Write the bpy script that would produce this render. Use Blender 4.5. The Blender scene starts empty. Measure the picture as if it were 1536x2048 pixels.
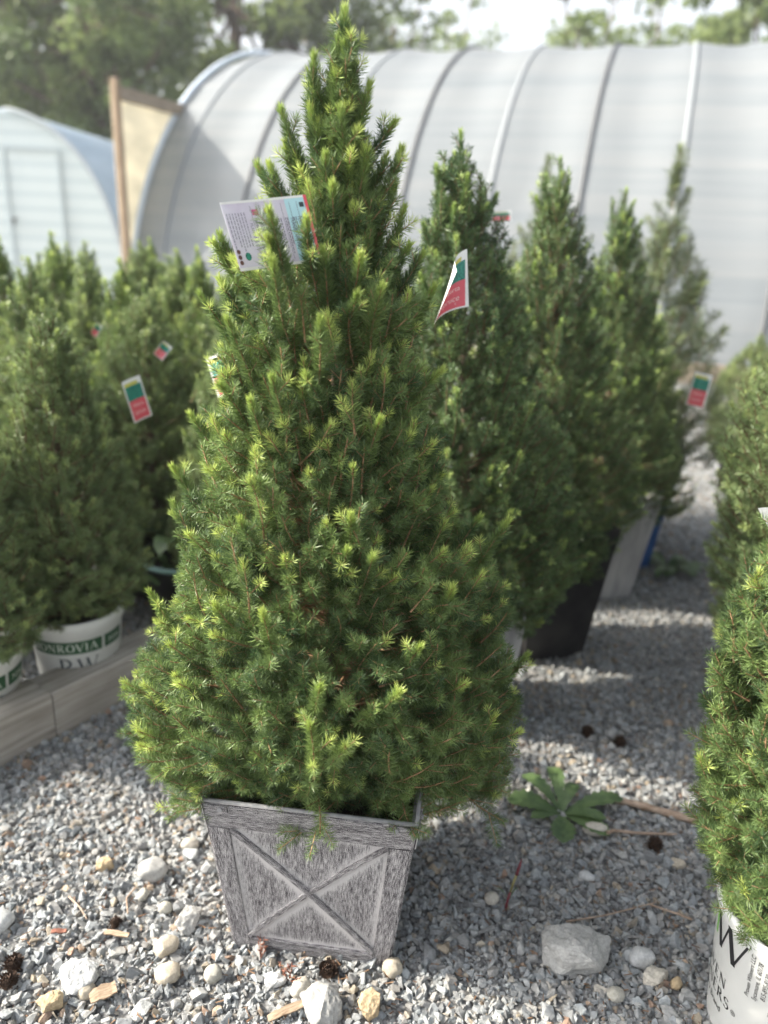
import bpy, math
import numpy as np
from mathutils import Matrix, Vector, noise as mnoise

R_ = math.radians
sc = bpy.context.scene
COL = sc.collection

# ------------------------------------------------------------------ camera
PITCH, ROLL, CAMH = R_(20.0), R_(2.5), 1.3
_f = Vector((0, math.cos(PITCH), -math.sin(PITCH)))
_r0 = Vector((1, 0, 0)); _u0 = _r0.cross(_f)
_r = _r0 * math.cos(ROLL) + _u0 * math.sin(ROLL)
_u = -_r0 * math.sin(ROLL) + _u0 * math.cos(ROLL)
cam = bpy.data.cameras.new('camera')
cam.sensor_fit = 'VERTICAL'; cam.sensor_height = 24.0; cam.lens = 24.0 * 1547 / 2048
cam.clip_start = 0.05; cam.clip_end = 2000
cam.dof.use_dof = True; cam.dof.focus_distance = 1.24; cam.dof.aperture_fstop = 1.3
camo = bpy.data.objects.new('camera', cam); COL.objects.link(camo)
M = Matrix(((_r.x, _u.x, -_f.x, 0), (_r.y, _u.y, -_f.y, 0), (_r.z, _u.z, -_f.z, CAMH), (0, 0, 0, 1)))
camo.matrix_world = M
sc.camera = camo

# ------------------------------------------------------------------ light
SUN_AZ, SUN_EL = -87.0, 35.0      # degrees, azimuth from +Y towards +X
w = bpy.data.worlds.new('World'); sc.world = w; w.use_nodes = True
wn = w.node_tree.nodes; wl = w.node_tree.links
sky = wn.new('ShaderNodeTexSky'); sky.sky_type = 'NISHITA'; sky.sun_disc = False
sky.sun_elevation = R_(SUN_EL); sky.sun_rotation = R_(SUN_AZ)
sky.air_density = 1.0; sky.dust_density = 5.0; sky.ozone_density = 1.0
bg = wn['Background']; bg.inputs[1].default_value = 0.15
hs = wn.new('ShaderNodeHueSaturation'); hs.inputs['Saturation'].default_value = 0.30   # thin summer haze veils the blue
wl.new(sky.outputs[0], hs.inputs['Color']); wl.new(hs.outputs[0], bg.inputs[0])
sun = bpy.data.lights.new('sun', 'SUN'); sun.energy = 3.6; sun.angle = R_(0.6); sun.color = (1.0, 0.91, 0.77)
suno = bpy.data.objects.new('sun', sun); COL.objects.link(suno)
sd = Vector((math.sin(R_(SUN_AZ)) * math.cos(R_(SUN_EL)), math.cos(R_(SUN_AZ)) * math.cos(R_(SUN_EL)), math.sin(R_(SUN_EL))))
suno.rotation_euler = sd.to_track_quat('Z', 'Y').to_euler()
sc.view_settings.view_transform = 'Standard'; sc.view_settings.look = 'None'
sc.view_settings.exposure = 1.47; sc.view_settings.gamma = 1.0
cy = sc.cycles
cy.max_bounces = 7; cy.diffuse_bounces = 4; cy.glossy_bounces = 2; cy.transmission_bounces = 4
cy.transparent_max_bounces = 8; cy.use_denoising = True
cy.sample_clamp_indirect = 6.0

# ------------------------------------------------------------------ helpers
def tag(o, label=None, cat=None, group=None, kind=None):
    if label: o['label'] = label
    if cat: o['category'] = cat
    if group: o['group'] = group
    if kind: o['kind'] = kind
    return o

def empty(name, loc=(0, 0, 0), rz=0.0, label=None, cat=None, group=None):
    o = bpy.data.objects.new(name, None); o.empty_display_size = 0.05
    COL.objects.link(o); o.location = loc; o.rotation_euler = (0, 0, rz)
    return tag(o, label, cat, group)

def np_mesh(name, V, F, mat, smooth=False, attrs=None, uv=None):
    """V (n,3); F (m,k) array of k-gons or a list of such arrays."""
    Fs = F if isinstance(F, list) else [F]
    Fs = [np.asarray(a, np.int32) for a in Fs if len(a)]
    me = bpy.data.meshes.new(name)
    V = np.asarray(V, np.float32)
    me.vertices.add(len(V)); me.vertices.foreach_set('co', V.ravel())
    loops = np.concatenate([a.ravel() for a in Fs])
    tot = np.concatenate([np.full(len(a), a.shape[1], np.int32) for a in Fs])
    start = np.concatenate([[0], np.cumsum(tot)[:-1]]).astype(np.int32)
    me.loops.add(len(loops)); me.loops.foreach_set('vertex_index', loops)
    me.polygons.add(len(tot)); me.polygons.foreach_set('loop_start', start)
    me.polygons.foreach_set('loop_total', tot)
    me.update(calc_edges=True)
    me.polygons.foreach_set('use_smooth', np.full(len(tot), bool(smooth)))
    if attrs:
        for k, a in attrs.items():
            at = me.attributes.new(k, 'FLOAT', 'POINT'); at.data.foreach_set('value', np.asarray(a, np.float32))
    if uv is not None:
        l = me.uv_layers.new(name='UVMap'); l.data.foreach_set('uv', np.asarray(uv, np.float32).ravel())
    for m in (mat if isinstance(mat, (list, tuple)) else [mat]): me.materials.append(m)
    return me

def link(name, me, parent=None, loc=(0, 0, 0), rot=(0, 0, 0)):
    o = bpy.data.objects.new(name, me); COL.objects.link(o)
    o.parent = parent; o.location = loc; o.rotation_euler = rot
    return o

class MB:
    """collects pieces of one mesh"""
    def __init__(s): s.V = []; s.Q = []; s.T = []; s.n = 0
    def add(s, V, Q=None, T=None):
        V = np.asarray(V, float).reshape(-1, 3)
        if Q is not None and len(Q): s.Q.append(np.asarray(Q) + s.n)
        if T is not None and len(T): s.T.append(np.asarray(T) + s.n)
        s.V.append(V); s.n += len(V)
    def box(s, c, size, rz=0.0):
        x, y, z = [d / 2 for d in size]
        V = np.array([[a, b, d] for a in (-x, x) for b in (-y, y) for d in (-z, z)])
        cr, sr = math.cos(rz), math.sin(rz)
        V = V @ np.array([[cr, sr, 0], [-sr, cr, 0], [0, 0, 1]]) + np.array(c)
        s.add(V, [[0, 1, 3, 2], [4, 6, 7, 5], [0, 4, 5, 1], [2, 3, 7, 6], [0, 2, 6, 4], [1, 5, 7, 3]])
    def tube(s, P, rad, n=8, cap=True):
        P = np.asarray(P, float); rad = np.broadcast_to(np.asarray(rad, float), (len(P),))
        T = np.gradient(P, axis=0); T /= np.linalg.norm(T, axis=1)[:, None] + 1e-12
        ref = np.array([0, 0, 1.0]) if abs(T[0][2]) < 0.9 else np.array([1.0, 0, 0])
        N = np.cross(T, ref); N /= np.linalg.norm(N, axis=1)[:, None] + 1e-12
        B = np.cross(T, N)
        a = np.linspace(0, 2 * math.pi, n, endpoint=False)
        V = P[:, None] + rad[:, None, None] * (np.cos(a)[None, :, None] * N[:, None] + np.sin(a)[None, :, None] * B[:, None])
        Q = []
        for i in range(len(P) - 1):
            for j in range(n):
                k = (j + 1) % n
                Q.append([i * n + j, i * n + k, (i + 1) * n + k, (i + 1) * n + j])
        V = V.reshape(-1, 3); Tt = []
        if cap:
            V = np.vstack([V, P[0], P[-1]]); c0, c1 = len(V) - 2, len(V) - 1
            for j in range(n):
                k = (j + 1) % n
                Tt.append([c0, k, j]); Tt.append([c1, (len(P) - 1) * n + j, (len(P) - 1) * n + k])
        s.add(V, Q, Tt)
    def lathe(s, prof, n=48, c=(0, 0, 0)):
        prof = np.asarray(prof, float); a = np.linspace(0, 2 * math.pi, n, endpoint=False)
        V = np.stack([prof[:, None, 0] * np.cos(a), prof[:, None, 0] * np.sin(a), np.repeat(prof[:, None, 1], n, 1)], -1) + np.array(c)
        Q = []
        for i in range(len(prof) - 1):
            for j in range(n):
                k = (j + 1) % n
                Q.append([i * n + j, i * n + k, (i + 1) * n + k, (i + 1) * n + j])
        s.add(V, Q)
    def mesh(s, name, mat, smooth=False, **k):
        F = []
        if s.Q: F.append(np.concatenate(s.Q))
        if s.T: F.append(np.concatenate(s.T))
        return np_mesh(name, np.concatenate(s.V), F, mat, smooth, **k)
    def build(s, name, mat, parent=None, smooth=False, loc=(0, 0, 0), rot=(0, 0, 0), **k):
        return link(name, s.mesh(name, mat, smooth, **k), parent, loc, rot)

def bevel(o, wd, seg=2):
    m = o.modifiers.new('bevel', 'BEVEL'); m.width = wd; m.segments = seg; m.limit_method = 'ANGLE'
    return o

# ------------------------------------------------------------------ materials
def mat(name, col=(0.5, 0.5, 0.5), rough=0.6, spec=0.5):
    m = bpy.data.materials.new(name); m.use_nodes = True
    b = m.node_tree.nodes['Principled BSDF']
    b.inputs['Base Color'].default_value = (*col, 1); b.inputs['Roughness'].default_value = rough
    b.inputs['Specular IOR Level'].default_value = spec
    return m
def N(m, t, **k):
    n = m.node_tree.nodes.new(t)
    for a, v in k.items(): setattr(n, a, v)
    return n
def L(m, a, b): m.node_tree.links.new(a, b)
def coords(m, kind='Object', scale=(1, 1, 1), rot=(0, 0, 0)):
    tc = N(m, 'ShaderNodeTexCoord'); mp = N(m, 'ShaderNodeMapping')
    mp.inputs['Scale'].default_value = scale; mp.inputs['Rotation'].default_value = rot
    L(m, tc.outputs[kind], mp.inputs[0]); return mp.outputs[0]
def noise(m, vec, scale, detail=4, rough=0.6):
    n = N(m, 'ShaderNodeTexNoise'); n.inputs['Scale'].default_value = scale
    n.inputs['Detail'].default_value = detail; n.inputs['Roughness'].default_value = rough
    if vec is not None: L(m, vec, n.inputs['Vector'])
    return n.outputs['Fac']
def ramp(m, fac, stops, interp='LINEAR'):
    r = N(m, 'ShaderNodeValToRGB'); e = r.color_ramp.elements; r.color_ramp.interpolation = interp
    while len(e) < len(stops): e.new(0.5)
    for el, (p, c) in zip(e, stops):
        el.position = p; el.color = (*c, 1) if len(c) == 3 else c
    L(m, fac, r.inputs[0]); return r.outputs[0]
def bump(m, h, strength=0.3, dist=0.002):
    b = N(m, 'ShaderNodeBump'); b.inputs['Strength'].default_value = strength; b.inputs['Distance'].default_value = dist
    L(m, h, b.inputs['Height']); L(m, b.outputs[0], m.node_tree.nodes['Principled BSDF'].inputs['Normal'])
def mixc(m, fac, a, b, mode='MIX'):
    n = N(m, 'ShaderNodeMix', data_type='RGBA', blend_type=mode)
    for inp, v in ((n.inputs[0], fac), (n.inputs[6], a), (n.inputs[7], b)):
        if hasattr(v, 'links') or hasattr(v, 'is_output'): L(m, v, inp)
        elif isinstance(v, (int, float)): inp.default_value = v
        else: inp.default_value = (*v, 1)
    return n.outputs[2]
def base(m, c): L(m, c, m.node_tree.nodes['Principled BSDF'].inputs['Base Color'])
def noisy(name, c1, c2, scale, rough=0.7, bs=0.0, bd=0.002, stretch=(1, 1, 1), stops=(0.35, 0.65), detail=5, kind='Object', spec=0.4):
    m = mat(name, c1, rough, spec); f = noise(m, coords(m, kind, stretch), scale, detail)
    base(m, ramp(m, f, [(stops[0], c1), (stops[1], c2)]))
    if bs: bump(m, f, bs, bd)
    return m
def translucent(m, colsock, amount):
    nt = m.node_tree; b = nt.nodes['Principled BSDF']; out = nt.nodes['Material Output']
    t = N(m, 'ShaderNodeBsdfTranslucent'); L(m, colsock, t.inputs[0])
    x = N(m, 'ShaderNodeMixShader'); x.inputs[0].default_value = amount
    L(m, b.outputs[0], x.inputs[1]); L(m, t.outputs[0], x.inputs[2]); L(m, x.outputs[0], out.inputs[0])

def needle_mat(name, dark, mid, fresh, tip, amount=0.25):
    m = mat(name, mid, 0.42, 0.5)
    at = N(m, 'ShaderNodeAttribute'); at.attribute_name = 'tint'
    c = ramp(m, at.outputs['Fac'], [(0.0, dark), (0.3, mid), (0.68, fresh), (1.0, tip)])
    base(m, c); translucent(m, c, amount)
    return m
M_needle = needle_mat('spruce_needles', (0.064, 0.120, 0.048), (0.225, 0.32, 0.10), (0.36, 0.47, 0.12), (0.56, 0.65, 0.19))
M_needle_soft = needle_mat('soft_spruce_needles', (0.09, 0.145, 0.06), (0.24, 0.32, 0.125), (0.35, 0.44, 0.15), (0.45, 0.54, 0.2))
M_needle_row = needle_mat('dark_row_needles', (0.05, 0.10, 0.042), (0.155, 0.235, 0.085), (0.28, 0.39, 0.11), (0.42, 0.53, 0.15))  # darker green than the front spruce, for the receding row
M_needle_pine = needle_mat('pine_needles', (0.06, 0.09, 0.05), (0.12, 0.16, 0.08), (0.22, 0.27, 0.11), (0.3, 0.36, 0.14))
M_twig = noisy('twig_bark', (0.26, 0.14, 0.07), (0.46, 0.29, 0.17), 90, 0.8)
M_twig_dark = noisy('dark_twig_bark', (0.10, 0.06, 0.035), (0.20, 0.13, 0.075), 90, 0.8)  # darker brown twigs for all conifers except the two densest front spruces
M_bark = noisy('trunk_bark', (0.07, 0.05, 0.035), (0.17, 0.12, 0.09), 40, 0.9, 0.5, 0.004)
M_soil = noisy('potting_soil', (0.012, 0.009, 0.007), (0.045, 0.032, 0.022), 90, 0.95, 0.8, 0.01)
M_white = noisy('white_plastic', (0.66, 0.68, 0.67), (0.74, 0.755, 0.74), 9, 0.42, stops=(0.3, 0.7))
M_black = noisy('black_plastic', (0.010, 0.010, 0.012), (0.028, 0.027, 0.027), 14, 0.5)
M_grey = noisy('grey_plastic', (0.30, 0.30, 0.31), (0.46, 0.46, 0.46), 30, 0.7, stretch=(1, 1, 0.15))
M_blue = noisy('blue_plastic', (0.02, 0.07, 0.22), (0.03, 0.10, 0.3), 12, 0.5)
M_teal = noisy('teal_plastic', (0.22, 0.38, 0.36), (0.32, 0.48, 0.45), 12, 0.5)
M_ink = mat('black_ink', (0.012, 0.012, 0.014), 0.5)
M_inkdk = mat('slate_ink', (0.03, 0.05, 0.06), 0.5)
M_green = mat('green_ink', (0.018, 0.075, 0.03), 0.5)
M_lime = mat('leaf_green_ink', (0.18, 0.42, 0.10), 0.5)
M_lettering = mat('white_lettering', (0.62, 0.66, 0.6), 0.5)

# ------------------------------------------------------------------ ground
mg = mat('ground_grit', (0.2, 0.2, 0.2), 0.95, 0.2)
gv = coords(mg, 'Object')
vo = N(mg, 'ShaderNodeTexVoronoi'); vo.inputs['Scale'].default_value = 110; L(mg, gv, vo.inputs[0])
sepc = N(mg, 'ShaderNodeSeparateColor'); L(mg, vo.outputs['Color'], sepc.inputs[0])
gc = ramp(mg, sepc.outputs[0], [(0, (0.16, 0.16, 0.16)), (0.5, (0.27, 0.275, 0.28)), (0.9, (0.38, 0.38, 0.37)), (1.0, (0.38, 0.33, 0.26))])
gd = ramp(mg, vo.outputs['Distance'], [(0.25, (1, 1, 1)), (0.7, (0.4, 0.4, 0.4))])
base(mg, mixc(mg, 1.0, gc, gd, 'MULTIPLY'))
mb = MB(); mb.add([[-400, -60, 0], [400, -60, 0], [400, 900, 0], [-400, 900, 0]], [[0, 1, 2, 3]])
tag(mb.build('ground', mg), kind='structure')

# gravel: one countless mass, real stones
m_st = mat('gravel_stone', (0.3, 0.3, 0.3), 0.85, 0.3)
ai = N(m_st, 'ShaderNodeAttribute', attribute_type='INSTANCER'); ai.attribute_name = 'shade'
ah = N(m_st, 'ShaderNodeAttribute', attribute_type='INSTANCER'); ah.attribute_name = 'hue'
vec = coords(m_st, 'Object')
sh = ramp(m_st, ai.outputs['Fac'], [(0.0, (0.14, 0.142, 0.145)), (0.3, (0.245, 0.25, 0.255)), (0.65, (0.325, 0.335, 0.34)), (0.93, (0.395, 0.405, 0.405)), (1.0, (0.47, 0.475, 0.465))])
tn = ramp(m_st, ah.outputs['Fac'], [(0.0, (0.95, 1.0, 1.025)), (0.5, (1.0, 1.0, 0.985)), (0.88, (1.04, 1.0, 0.94)), (0.96, (1.12, 0.95, 0.72)), (1.0, (1.05, 0.70, 0.52))])
nz = ramp(m_st, noise(m_st, vec, 2.2, 6, 0.75), [(0.3, (0.68, 0.68, 0.68)), (0.7, (1.25, 1.25, 1.25))])
base(m_st, mixc(m_st, 1.0, mixc(m_st, 1.0, sh, tn, 'MULTIPLY'), nz, 'MULTIPLY'))
bump(m_st, noise(m_st, vec, 6, 5, 0.7), 0.35, 0.15)

def hull_mesh(name, pts, material, smooth=False):
    import bmesh
    bm = bmesh.new()
    for p in pts: bm.verts.new(p)
    r = bmesh.ops.convex_hull(bm, input=bm.verts)
    bad = [g for g in r['geom_interior'] if isinstance(g, bmesh.types.BMVert)]
    if bad: bmesh.ops.delete(bm, geom=bad, context='VERTS')
    loose = [v for v in bm.verts if not v.link_faces]
    if loose: bmesh.ops.delete(bm, geom=loose, context='VERTS')
    bmesh.ops.dissolve_limit(bm, angle_limit=0.12, verts=bm.verts, edges=bm.edges)
    me = bpy.data.meshes.new(name); bm.to_mesh(me); bm.free(); me.materials.append(material)
    if smooth: me.polygons.foreach_set('use_smooth', np.ones(len(me.polygons), bool))
    return me

rg = np.random.default_rng(5)
stone_col = bpy.data.collections.new('gravel_stones')
for i in range(16):
    k = rg.integers(9, 17)
    p = rg.normal(size=(k, 3)); p /= np.linalg.norm(p, axis=1)[:, None]
    p = np.sign(p) * np.abs(p) ** 0.75
    p *= rg.uniform(0.75, 1.05, (k, 1)) * np.array([0.62, rg.uniform(0.40, 0.52), rg.uniform(0.24, 0.42)])
    so = bpy.data.objects.new('stone', hull_mesh('stone', p.tolist(), m_st)); stone_col.objects.link(so)

PLANTER_C = np.array([-0.087, 1.240])
def scatter(x0, x1, y0, y1, dens, smin, smax, zlo=-0.15, zhi=0.35):
    n = int((x1 - x0) * (y1 - y0) * dens)
    P = np.stack([rg.uniform(x0, x1, n), rg.uniform(y0, y1, n)], 1)
    s = np.exp(rg.uniform(math.log(smin), math.log(smax), n) * 0.5 + 0.5 * rg.normal(math.log((smin * smax) ** 0.5), 0.22, n))
    z = s * rg.uniform(zlo, zhi, n)
    return np.column_stack([P, z, s])
pts = np.vstack([
    scatter(-1.35, 1.5, 0.72, 2.2, 7600, 0.013, 0.026),
    scatter(-1.35, 1.5, 0.72, 2.2, 9500, 0.006, 0.011, 0.0, 0.6),
    scatter(-1.2, 1.4, 0.72, 2.2, 380, 0.024, 0.040, 0.0, 0.25),
    scatter(-2.2, 2.6, 2.2, 4.6, 5200, 0.012, 0.024),
    scatter(-5.5, 7.0, 4.6, 8.6, 900, 0.022, 0.040)])
n = len(pts)
gm = bpy.data.meshes.new('gravel'); gm.vertices.add(n); gm.vertices.foreach_set('co', pts[:, :3].astype(np.float32).ravel())
def fattr(k, v, t='FLOAT'):
    a = gm.attributes.new(k, t, 'POINT'); a.data.foreach_set('vector' if t == 'FLOAT_VECTOR' else 'value', np.asarray(v).ravel())
fattr('siz', (pts[:, 3:4] * np.ones(3) * rg.uniform(0.8, 1.2, (n, 3))).astype(np.float32), 'FLOAT_VECTOR')
rr = rg.uniform(0, 2 * math.pi, (n, 3)); rr[:, :2] = rg.normal(0, 0.75, (n, 2))
fattr('rot', rr.astype(np.float32), 'FLOAT_VECTOR')
fattr('idx', rg.integers(0, 16, n).astype(np.int32), 'INT')
fattr('shade', np.clip(rg.beta(2.3, 2.0, n), 0, 1).astype(np.float32)); fattr('hue', rg.uniform(0, 1, n).astype(np.float32) ** 1.25)
go = link('gravel', gm); tag(go, 'grey crushed stone gravel covering the nursery yard', 'gravel', kind='stuff')
ng = bpy.data.node_groups.new('gravel_scatter', 'GeometryNodeTree')
ng.interface.new_socket('Geometry', in_out='INPUT', socket_type='NodeSocketGeometry')
ng.interface.new_socket('Geometry', in_out='OUTPUT', socket_type='NodeSocketGeometry')
gi = ng.nodes.new('NodeGroupInput'); goN = ng.nodes.new('NodeGroupOutput')
iop = ng.nodes.new('GeometryNodeInstanceOnPoints'); ci = ng.nodes.new('GeometryNodeCollectionInfo')
ci.inputs['Collection'].default_value = stone_col; ci.inputs['Separate Children'].default_value = True; ci.inputs['Reset Children'].default_value = True
def named(k, t):
    a = ng.nodes.new('GeometryNodeInputNamedAttribute'); a.data_type = t; a.inputs['Name'].default_value = k
    return a.outputs['Attribute']
ng.links.new(gi.outputs[0], iop.inputs['Points']); ng.links.new(ci.outputs[0], iop.inputs['Instance'])
iop.inputs['Pick Instance'].default_value = True
ng.links.new(named('idx', 'INT'), iop.inputs['Instance Index'])
ng.links.new(named('rot', 'FLOAT_VECTOR'), iop.inputs['Rotation']); ng.links.new(named('siz', 'FLOAT_VECTOR'), iop.inputs['Scale'])
ng.links.new(iop.outputs[0], goN.inputs[0])
md = go.modifiers.new('scatter', 'NODES'); md.node_group = ng

# ------------------------------------------------------------------ film greenhouse
GH = dict(bx=2.633, by=7.854, al=0.30, sp=0.948, R=4.545, H=3.772)
ga = np.array([math.cos(GH['al']), -math.sin(GH['al']), 0]); gh_ = np.array([math.sin(GH['al']), math.cos(GH['al']), 0])
def gh_pt(k, th, dr=0.0):
    k = np.asarray(k, float); th = np.asarray(th, float)
    xl = GH['R'] - (GH['R'] + dr) * np.cos(th); z = (GH['H'] + dr) * np.sin(th)
    return (np.array([GH['bx'], GH['by'], 0]) - (k * GH['sp'])[..., None] * ga + xl[..., None] * gh_ + z[..., None] * np.array([0, 0, 1.0]))
m_film = mat('white_greenhouse_film', (0.8, 0.8, 0.8), 0.38, 0.4)
fv = coords(m_film, 'Object', (0.25, 0.25, 9.0))
fn = noise(m_film, fv, 0.9, 5, 0.62)
fcol = ramp(m_film, fn, [(0.3, (0.29, 0.325, 0.35)), (0.47, (0.345, 0.375, 0.395)), (0.66, (0.385, 0.405, 0.415))])
base(m_film, fcol); bump(m_film, fn, 0.28, 0.03); translucent(m_film, fcol, 0.46)
gh = empty('hoop_greenhouse', (GH['bx'], GH['by'], 0), 0, 'long low greenhouse of white plastic film over hoops behind the right hand spruces', 'greenhouse')
O = np.array([GH['bx'], GH['by'], 0])
K0, K1 = -7.0, 6.43
ks = np.linspace(K0, K1, 161); ths = np.linspace(0.0, math.pi, 49)
KK, TT = np.meshgrid(ks, ths, indexing='ij')
sag = -0.035 * np.sin(math.pi * (KK % 1.0)) ** 2 * (0.3 + np.sin(TT)) - 0.012 * np.sin(TT * 60 + KK * 3) * np.sin(math.pi * (KK % 1.0))
wr = np.array([[mnoise.noise(Vector((a_ * 1.7, b_ * 3.0, 0.3))) + .5 * mnoise.noise(Vector((a_ * 4.0 + b_ * 3, b_ * 9.0, 2.3))) for a_, b_ in zip(r1, r2)] for r1, r2 in zip(KK, TT)])
V = gh_pt(KK, TT, sag + 0.016 * wr * np.sin(math.pi * (KK % 1.0))) - O
nk, nt_ = V.shape[:2]
ii = (np.arange(nk - 1)[:, None] * nt_ + np.arange(nt_ - 1)).ravel()
link('film_cover', np_mesh('film_cover', V.reshape(-1, 3), np.stack([ii, ii + nt_, ii + nt_ + 1, ii + 1], 1), m_film, True), gh)
m_rope = mat('dark_hoop', (0.10, 0.105, 0.11), 0.6); m_whoop = mat('pale_hoop', (0.36, 0.39, 0.41), 0.5); translucent(m_whoop, ramp(m_whoop, noise(m_whoop, None, 3), [(0.4, (.42, .45, .47)), (0.6, (.44, .47, .49))]), 0.4)
for k in range(-6, 7):
    mb = MB(); mb.tube(gh_pt(np.full(49, float(k)), ths, 0.012 if k % 2 else -0.012) - O, 0.020 if k % 2 else 0.034, 8)
    mb.build('hoop', m_rope if k % 2 else m_whoop, gh, True)
mb = MB(); mb.tube(gh_pt(np.full(49, K1), ths, 0.01) - O, 0.035, 8); mb.build('hoop', mat('end_hoop_pipe', (0.6, 0.68, 0.76), 0.5), gh, True)
m_board = noisy('weathered_board', (0.20, 0.16, 0.12), (0.36, 0.30, 0.23), 6, 0.85, 0.3, 0.003, (1, 1, 12))
mb = MB(); c = (gh_pt(-0.5, 0.0)) - O
mb.box(((gh_pt(K0, 0.) + gh_pt(K1, 0.)) / 2 - O - gh_ * 0.07 + np.array([0, 0, 0.1])), ((K1 - K0) * GH['sp'], 0.05, 0.2), -GH['al'])
mb.build('base_board', m_board, gh)
# plywood end wall (spandrel corner shows left of the film) and its corner post
m_ply = noisy('cream_sheet', (0.60, 0.58, 0.50), (0.80, 0.76, 0.65), 1.6, 0.6, 0.1, 0.003, (1, 1, 2.2), kind='Object')
translucent(m_ply, m_ply.node_tree.nodes['Color Ramp'].outputs[0], 0.5)
endc = gh_pt(K1 + 0.02, 0.0) - O
mb = MB(); q = gh_ * 0.98
mb.box(endc + q + np.array([0, 0, 1.36]), (2.1, 0.012, 2.66), math.atan2(gh_[1], gh_[0])); mb.build('cream_end_sheet', m_ply, gh)
m_post = noisy('brown_timber_post', (0.20, 0.14, 0.09), (0.42, 0.32, 0.22), 5, 0.85, 0.3, 0.003, (8, 8, 0.6))
mb = MB(); mb.box(endc - gh_ * 0.12 + ga * 0.10 + np.array([0, 0, 1.37]), (0.08, 0.08, 2.74), math.atan2(gh_[1], gh_[0])); bevel(mb.build('corner_post', m_post, gh), 0.008)
mb = MB(); mb.box(endc + q * 1.0 + np.array([0, 0, 2.62]) + ga * 0.04, (2.1, 0.05, 0.14), math.atan2(gh_[1], gh_[0])); mb.build('top_rail', m_board, gh)

# second, smaller greenhouse on the left
g2 = empty('arched_greenhouse', (-6.55, 14, 0), R_(0), 'smaller arched greenhouse with ribbed white end wall and pale blue roof at far left', 'greenhouse')
R2, H2, LN = 1.85, 2.87, 9.0
m_rib = mat('ribbed_polycarbonate', (0.7, 0.74, 0.74), 0.4)
rv = coords(m_rib, 'Object'); wv = N(m_rib, 'ShaderNodeTexWave', bands_direction='Z'); wv.inputs['Scale'].default_value = 1.35
L(m_rib, rv, wv.inputs[0])
rc = ramp(m_rib, wv.outputs['Fac'], [(0.0, (0.56, 0.65, 0.66)), (0.2, (0.66, 0.74, 0.74)), (1.0, (0.69, 0.765, 0.76))])
base(m_rib, rc)
a = np.linspace(0, math.pi, 41)
mb = MB(); Vc = np.vstack([[0, 0, 0.0], np.stack([R2 * np.cos(a), 0 * a, H2 * np.sin(a) ** 0.85], 1)])
Vb = Vc + np.array([0, 0.03, 0])
mb.add(Vc, T=[[0, i + 1, i + 2] for i in range(40)]); mb.add(Vb, T=[[0, i + 2, i + 1] for i in range(40)])
mb.build('end_wall', m_rib, g2)
mb = MB(); mb.add(Vc + np.array([0, LN - .02, 0]), T=[[0, i + 2, i + 1] for i in range(40)]); mb.build('end_wall', m_rib, g2)
m_film2 = mat('blue_white_film', (0.5, 0.62, 0.78), 0.4); base(m_film2, ramp(m_film2, noise(m_film2, coords(m_film2, 'Object', (1, .3, 2)), 2), [(0.3, (0.50, 0.60, 0.70)), (0.7, (0.62, 0.71, 0.80))]))
translucent(m_film2, m_film2.node_tree.nodes['Color Ramp'].outputs[0], 0.4)
mb = MB(); arc = np.stack([(R2 + 0.03) * np.cos(a), 0 * a, (H2 + 0.03) * np.sin(a) ** 0.85], 1)
mb.add(np.vstack([arc + np.array([0, y, 0]) for y in (-0.06, LN)]), [[i, i + 1, 42 + i, 41 + i] for i in range(40)])
mb.build('roof_film', m_film2, g2, True)
mb = MB(); mb.tube(arc + np.array([0, -0.07, 0]), 0.035, 6); mb.build('arch_pipe', mat('pale_grey_pipe', (0.55, 0.6, 0.62), 0.5), g2, True)
d2 = MB(); d2.box((0.45, -0.012, 1.15), (0.9, 0.016, 2.3)); dd = d2.build('door', m_rib, g2)
mb = MB()
for x in (0.0, 0.9): mb.box((x, -0.035, 1.15), (0.045, 0.03, 2.34))
mb.box((0.45, -0.038, 2.32), (0.94, 0.03, 0.045)); mb.build('door_frame', mat('pale_door_trim', (0.50, 0.57, 0.58), 0.6), dd)
mb = MB(); mb.tube([(0.08, -0.06, 1.22), (0.08, -0.12, 1.22), (0.08, -0.12, 1.08)], 0.03, 8); mb.build('door_handle', m_rope, dd)

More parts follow.
